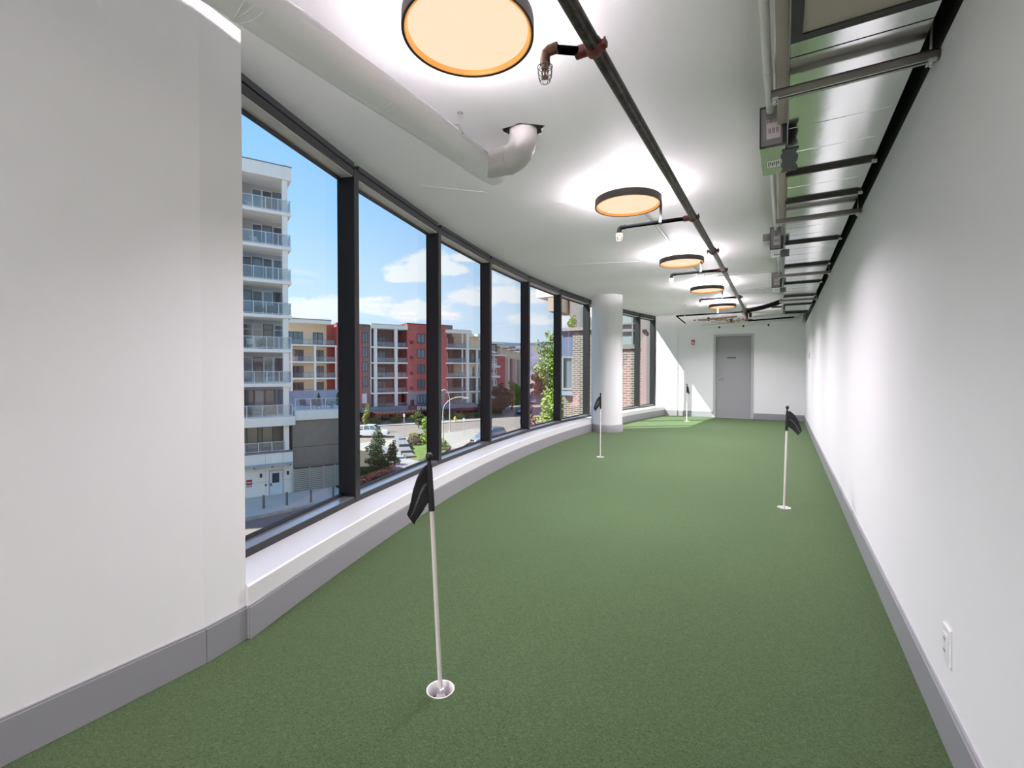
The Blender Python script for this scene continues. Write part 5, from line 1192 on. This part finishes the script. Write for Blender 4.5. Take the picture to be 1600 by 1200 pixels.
def vehicle(name, lab, cat, loc, rz, kind, paint, group=None):
    t = thing(name, lab, cat, loc, rz, group=group)
    if kind == 'pickup':
        L_, W_ = 5.9, 2.0; wb = (1.05, 4.75); r = .42
        low = [(0, .5), (0, 1.12), (2.1, 1.16), (2.12, 1.2), (4.35, 1.2), (5.7, 1.12), (5.88, .95), (5.9, .5), (5.6, .42), (.2, .42)]
        cab = ((2.15, 1.18), (2.3, 1.90), (3.75, 1.92), (4.5, 1.18))
    elif kind == 'sedan':
        L_, W_ = 4.6, 1.82; wb = (.85, 3.65); r = .33
        low = [(0, .45), (0, .88), (.15, .98), (1.1, 1.0), (3.3, .95), (4.3, .80), (4.58, .62), (4.6, .35), (4.3, .28), (.2, .28)]
        cab = ((.75, .97), (1.35, 1.42), (2.6, 1.44), (3.45, .95))
    else:
        L_, W_ = 4.6, 1.88; wb = (.85, 3.65); r = .36
        low = [(0, .5), (0, 1.0), (.1, 1.05), (3.3, 1.08), (4.35, .95), (4.58, .75), (4.6, .4), (4.3, .32), (.2, .32)]
        cab = ((.15, 1.04), (.5, 1.64), (2.7, 1.66), (3.5, 1.06))
    n = len(low); h = W_ / 2
    mb = MB(); mb.add([(x, -h, z) for x, z in low] + [(x, h, z) for x, z in low], [tuple(range(n)), tuple(range(n, 2 * n))[::-1]] + [(i, (i + 1) % n, n + (i + 1) % n, n + i) for i in range(n)])
    obj('body', mb, paint, t, smooth=True, bevel=.07)
    ins = .16
    def frus(k, m_, nm, grow=0.):
        (a, za), (b, zb), (c, zc), (d_, zd) = cab
        return obj(nm, MB().hexa([(a - grow, -h + .05 - grow, za - .02), (d_ + grow, -h + .05 - grow, zd - .02), (d_ + grow, h - .05 + grow, zd - .02), (a - grow, h - .05 + grow, za - .02)],
                                 [(b, -h + ins, zb), (c, -h + ins, zc), (c, h - ins, zc), (b, h - ins, zb)]), m_, t, bevel=.03)
    frus(0, XGLASSB, 'cabin_glass')
    obj('roof', MB().box(cab[1][0] + .05, cab[2][0] - .05, -h + ins + .01, h - ins - .01, cab[1][1] - .03, cab[2][1] + .04), paint, t, bevel=.03)
    (a, za), (b, zb), (c, zc), (d_, zd) = cab
    for s in (-1, 1):
        y0, y1 = s * (h - .045), s * (h - ins + .005)
        for (xa, xb) in ((a, b), ((a + d_) / 2 - .05, (b + c) / 2), (d_ - .03, c - .02)):
            obj('pillar', MB().tube([(xa, y0, za - .02), (xb, y1, zb)], .045, 6), paint, t)
        obj('side_mirror', MB().box(d_ - .45, d_ - .25, s * h, s * (h + .18), zd + .02, zd + .18) if s > 0 else MB().box(d_ - .45, d_ - .25, s * (h + .18), s * h, zd + .02, zd + .18), BLKP, t, bevel=.02)
        for x in wb: wheel(t, x, s * (h - .10), r, .22)
    for x in wb:
        for s in (-1, 1): obj('wheel_arch', MB().tube([(x, s * (h - .01), r), (x, s * (h + .004), r)], r * 1.18, 16), BLKP, t)
    for s in (-1, 1):
        obj('headlamp', MB().box(L_ - .10, L_ + .01, s * h * .78 - .16, s * h * .78 + .16, low[5 if kind == 'pickup' else 5][1] - .28, low[5][1] - .12), WPL, t)
        obj('tail_lamp', MB().box(-.012, .08, s * h * .84 - .12, s * h * .84 + .12, low[1][1] - .32, low[1][1] - .08), TAIL, t)
    obj('grille', MB().box(L_ - .02, L_ + .012, -h * .55, h * .55, .5, .72), BLKP, t); obj('number_plate', MB().box(-.014, .0, -.22, .22, .62, .74), WPL, t)
    obj('rear_bumper', MB().box(-.06, .06, -h * .95, h * .95, .36, .52), CARS if kind == 'pickup' else BLKP, t)
    if kind == 'pickup': obj('bed', MB().box(.12, 2.05, -h + .12, h - .12, 1.08, 1.168), BLKP, t)
    return t
hd = math.atan2(54.79 - 52.67, 57.31 - 53.62)
pl_ = (-54.2, 54.6); pa = math.atan2(2.12, 3.69)
vehicle('pickup_truck', 'white pickup truck on the road outside the second window', 'truck', (pl_[0] - 5.6 * math.cos(pa), pl_[1] - 5.6 * math.sin(pa), GZ + .01), pa, 'pickup', CARW)
vehicle('parked_car', 'blue grey car parked nearest on the driveway beside the third mullion', 'car', (-36.3, 59.0, GZ + .03), -PI / 2 - .35, 'sedan', CARS, 'parked blue grey cars')
vehicle('parked_car', 'dark blue car parked behind the nearer one on the driveway', 'car', (-38.2, 63.6, GZ + .03), -PI / 2 - .3, 'suv', CARB, 'parked blue grey cars')
vehicle('street_car', 'silver blue car seen from behind on the side street', 'car', (-54.3, 99.0, GZ + .01), PI / 2 + .49, 'suv', CARS)
vehicle('far_car', 'small white car far down the side street', 'car', (-68.5, 133, GZ + .01), PI / 2 + .49, 'sedan', CARW)
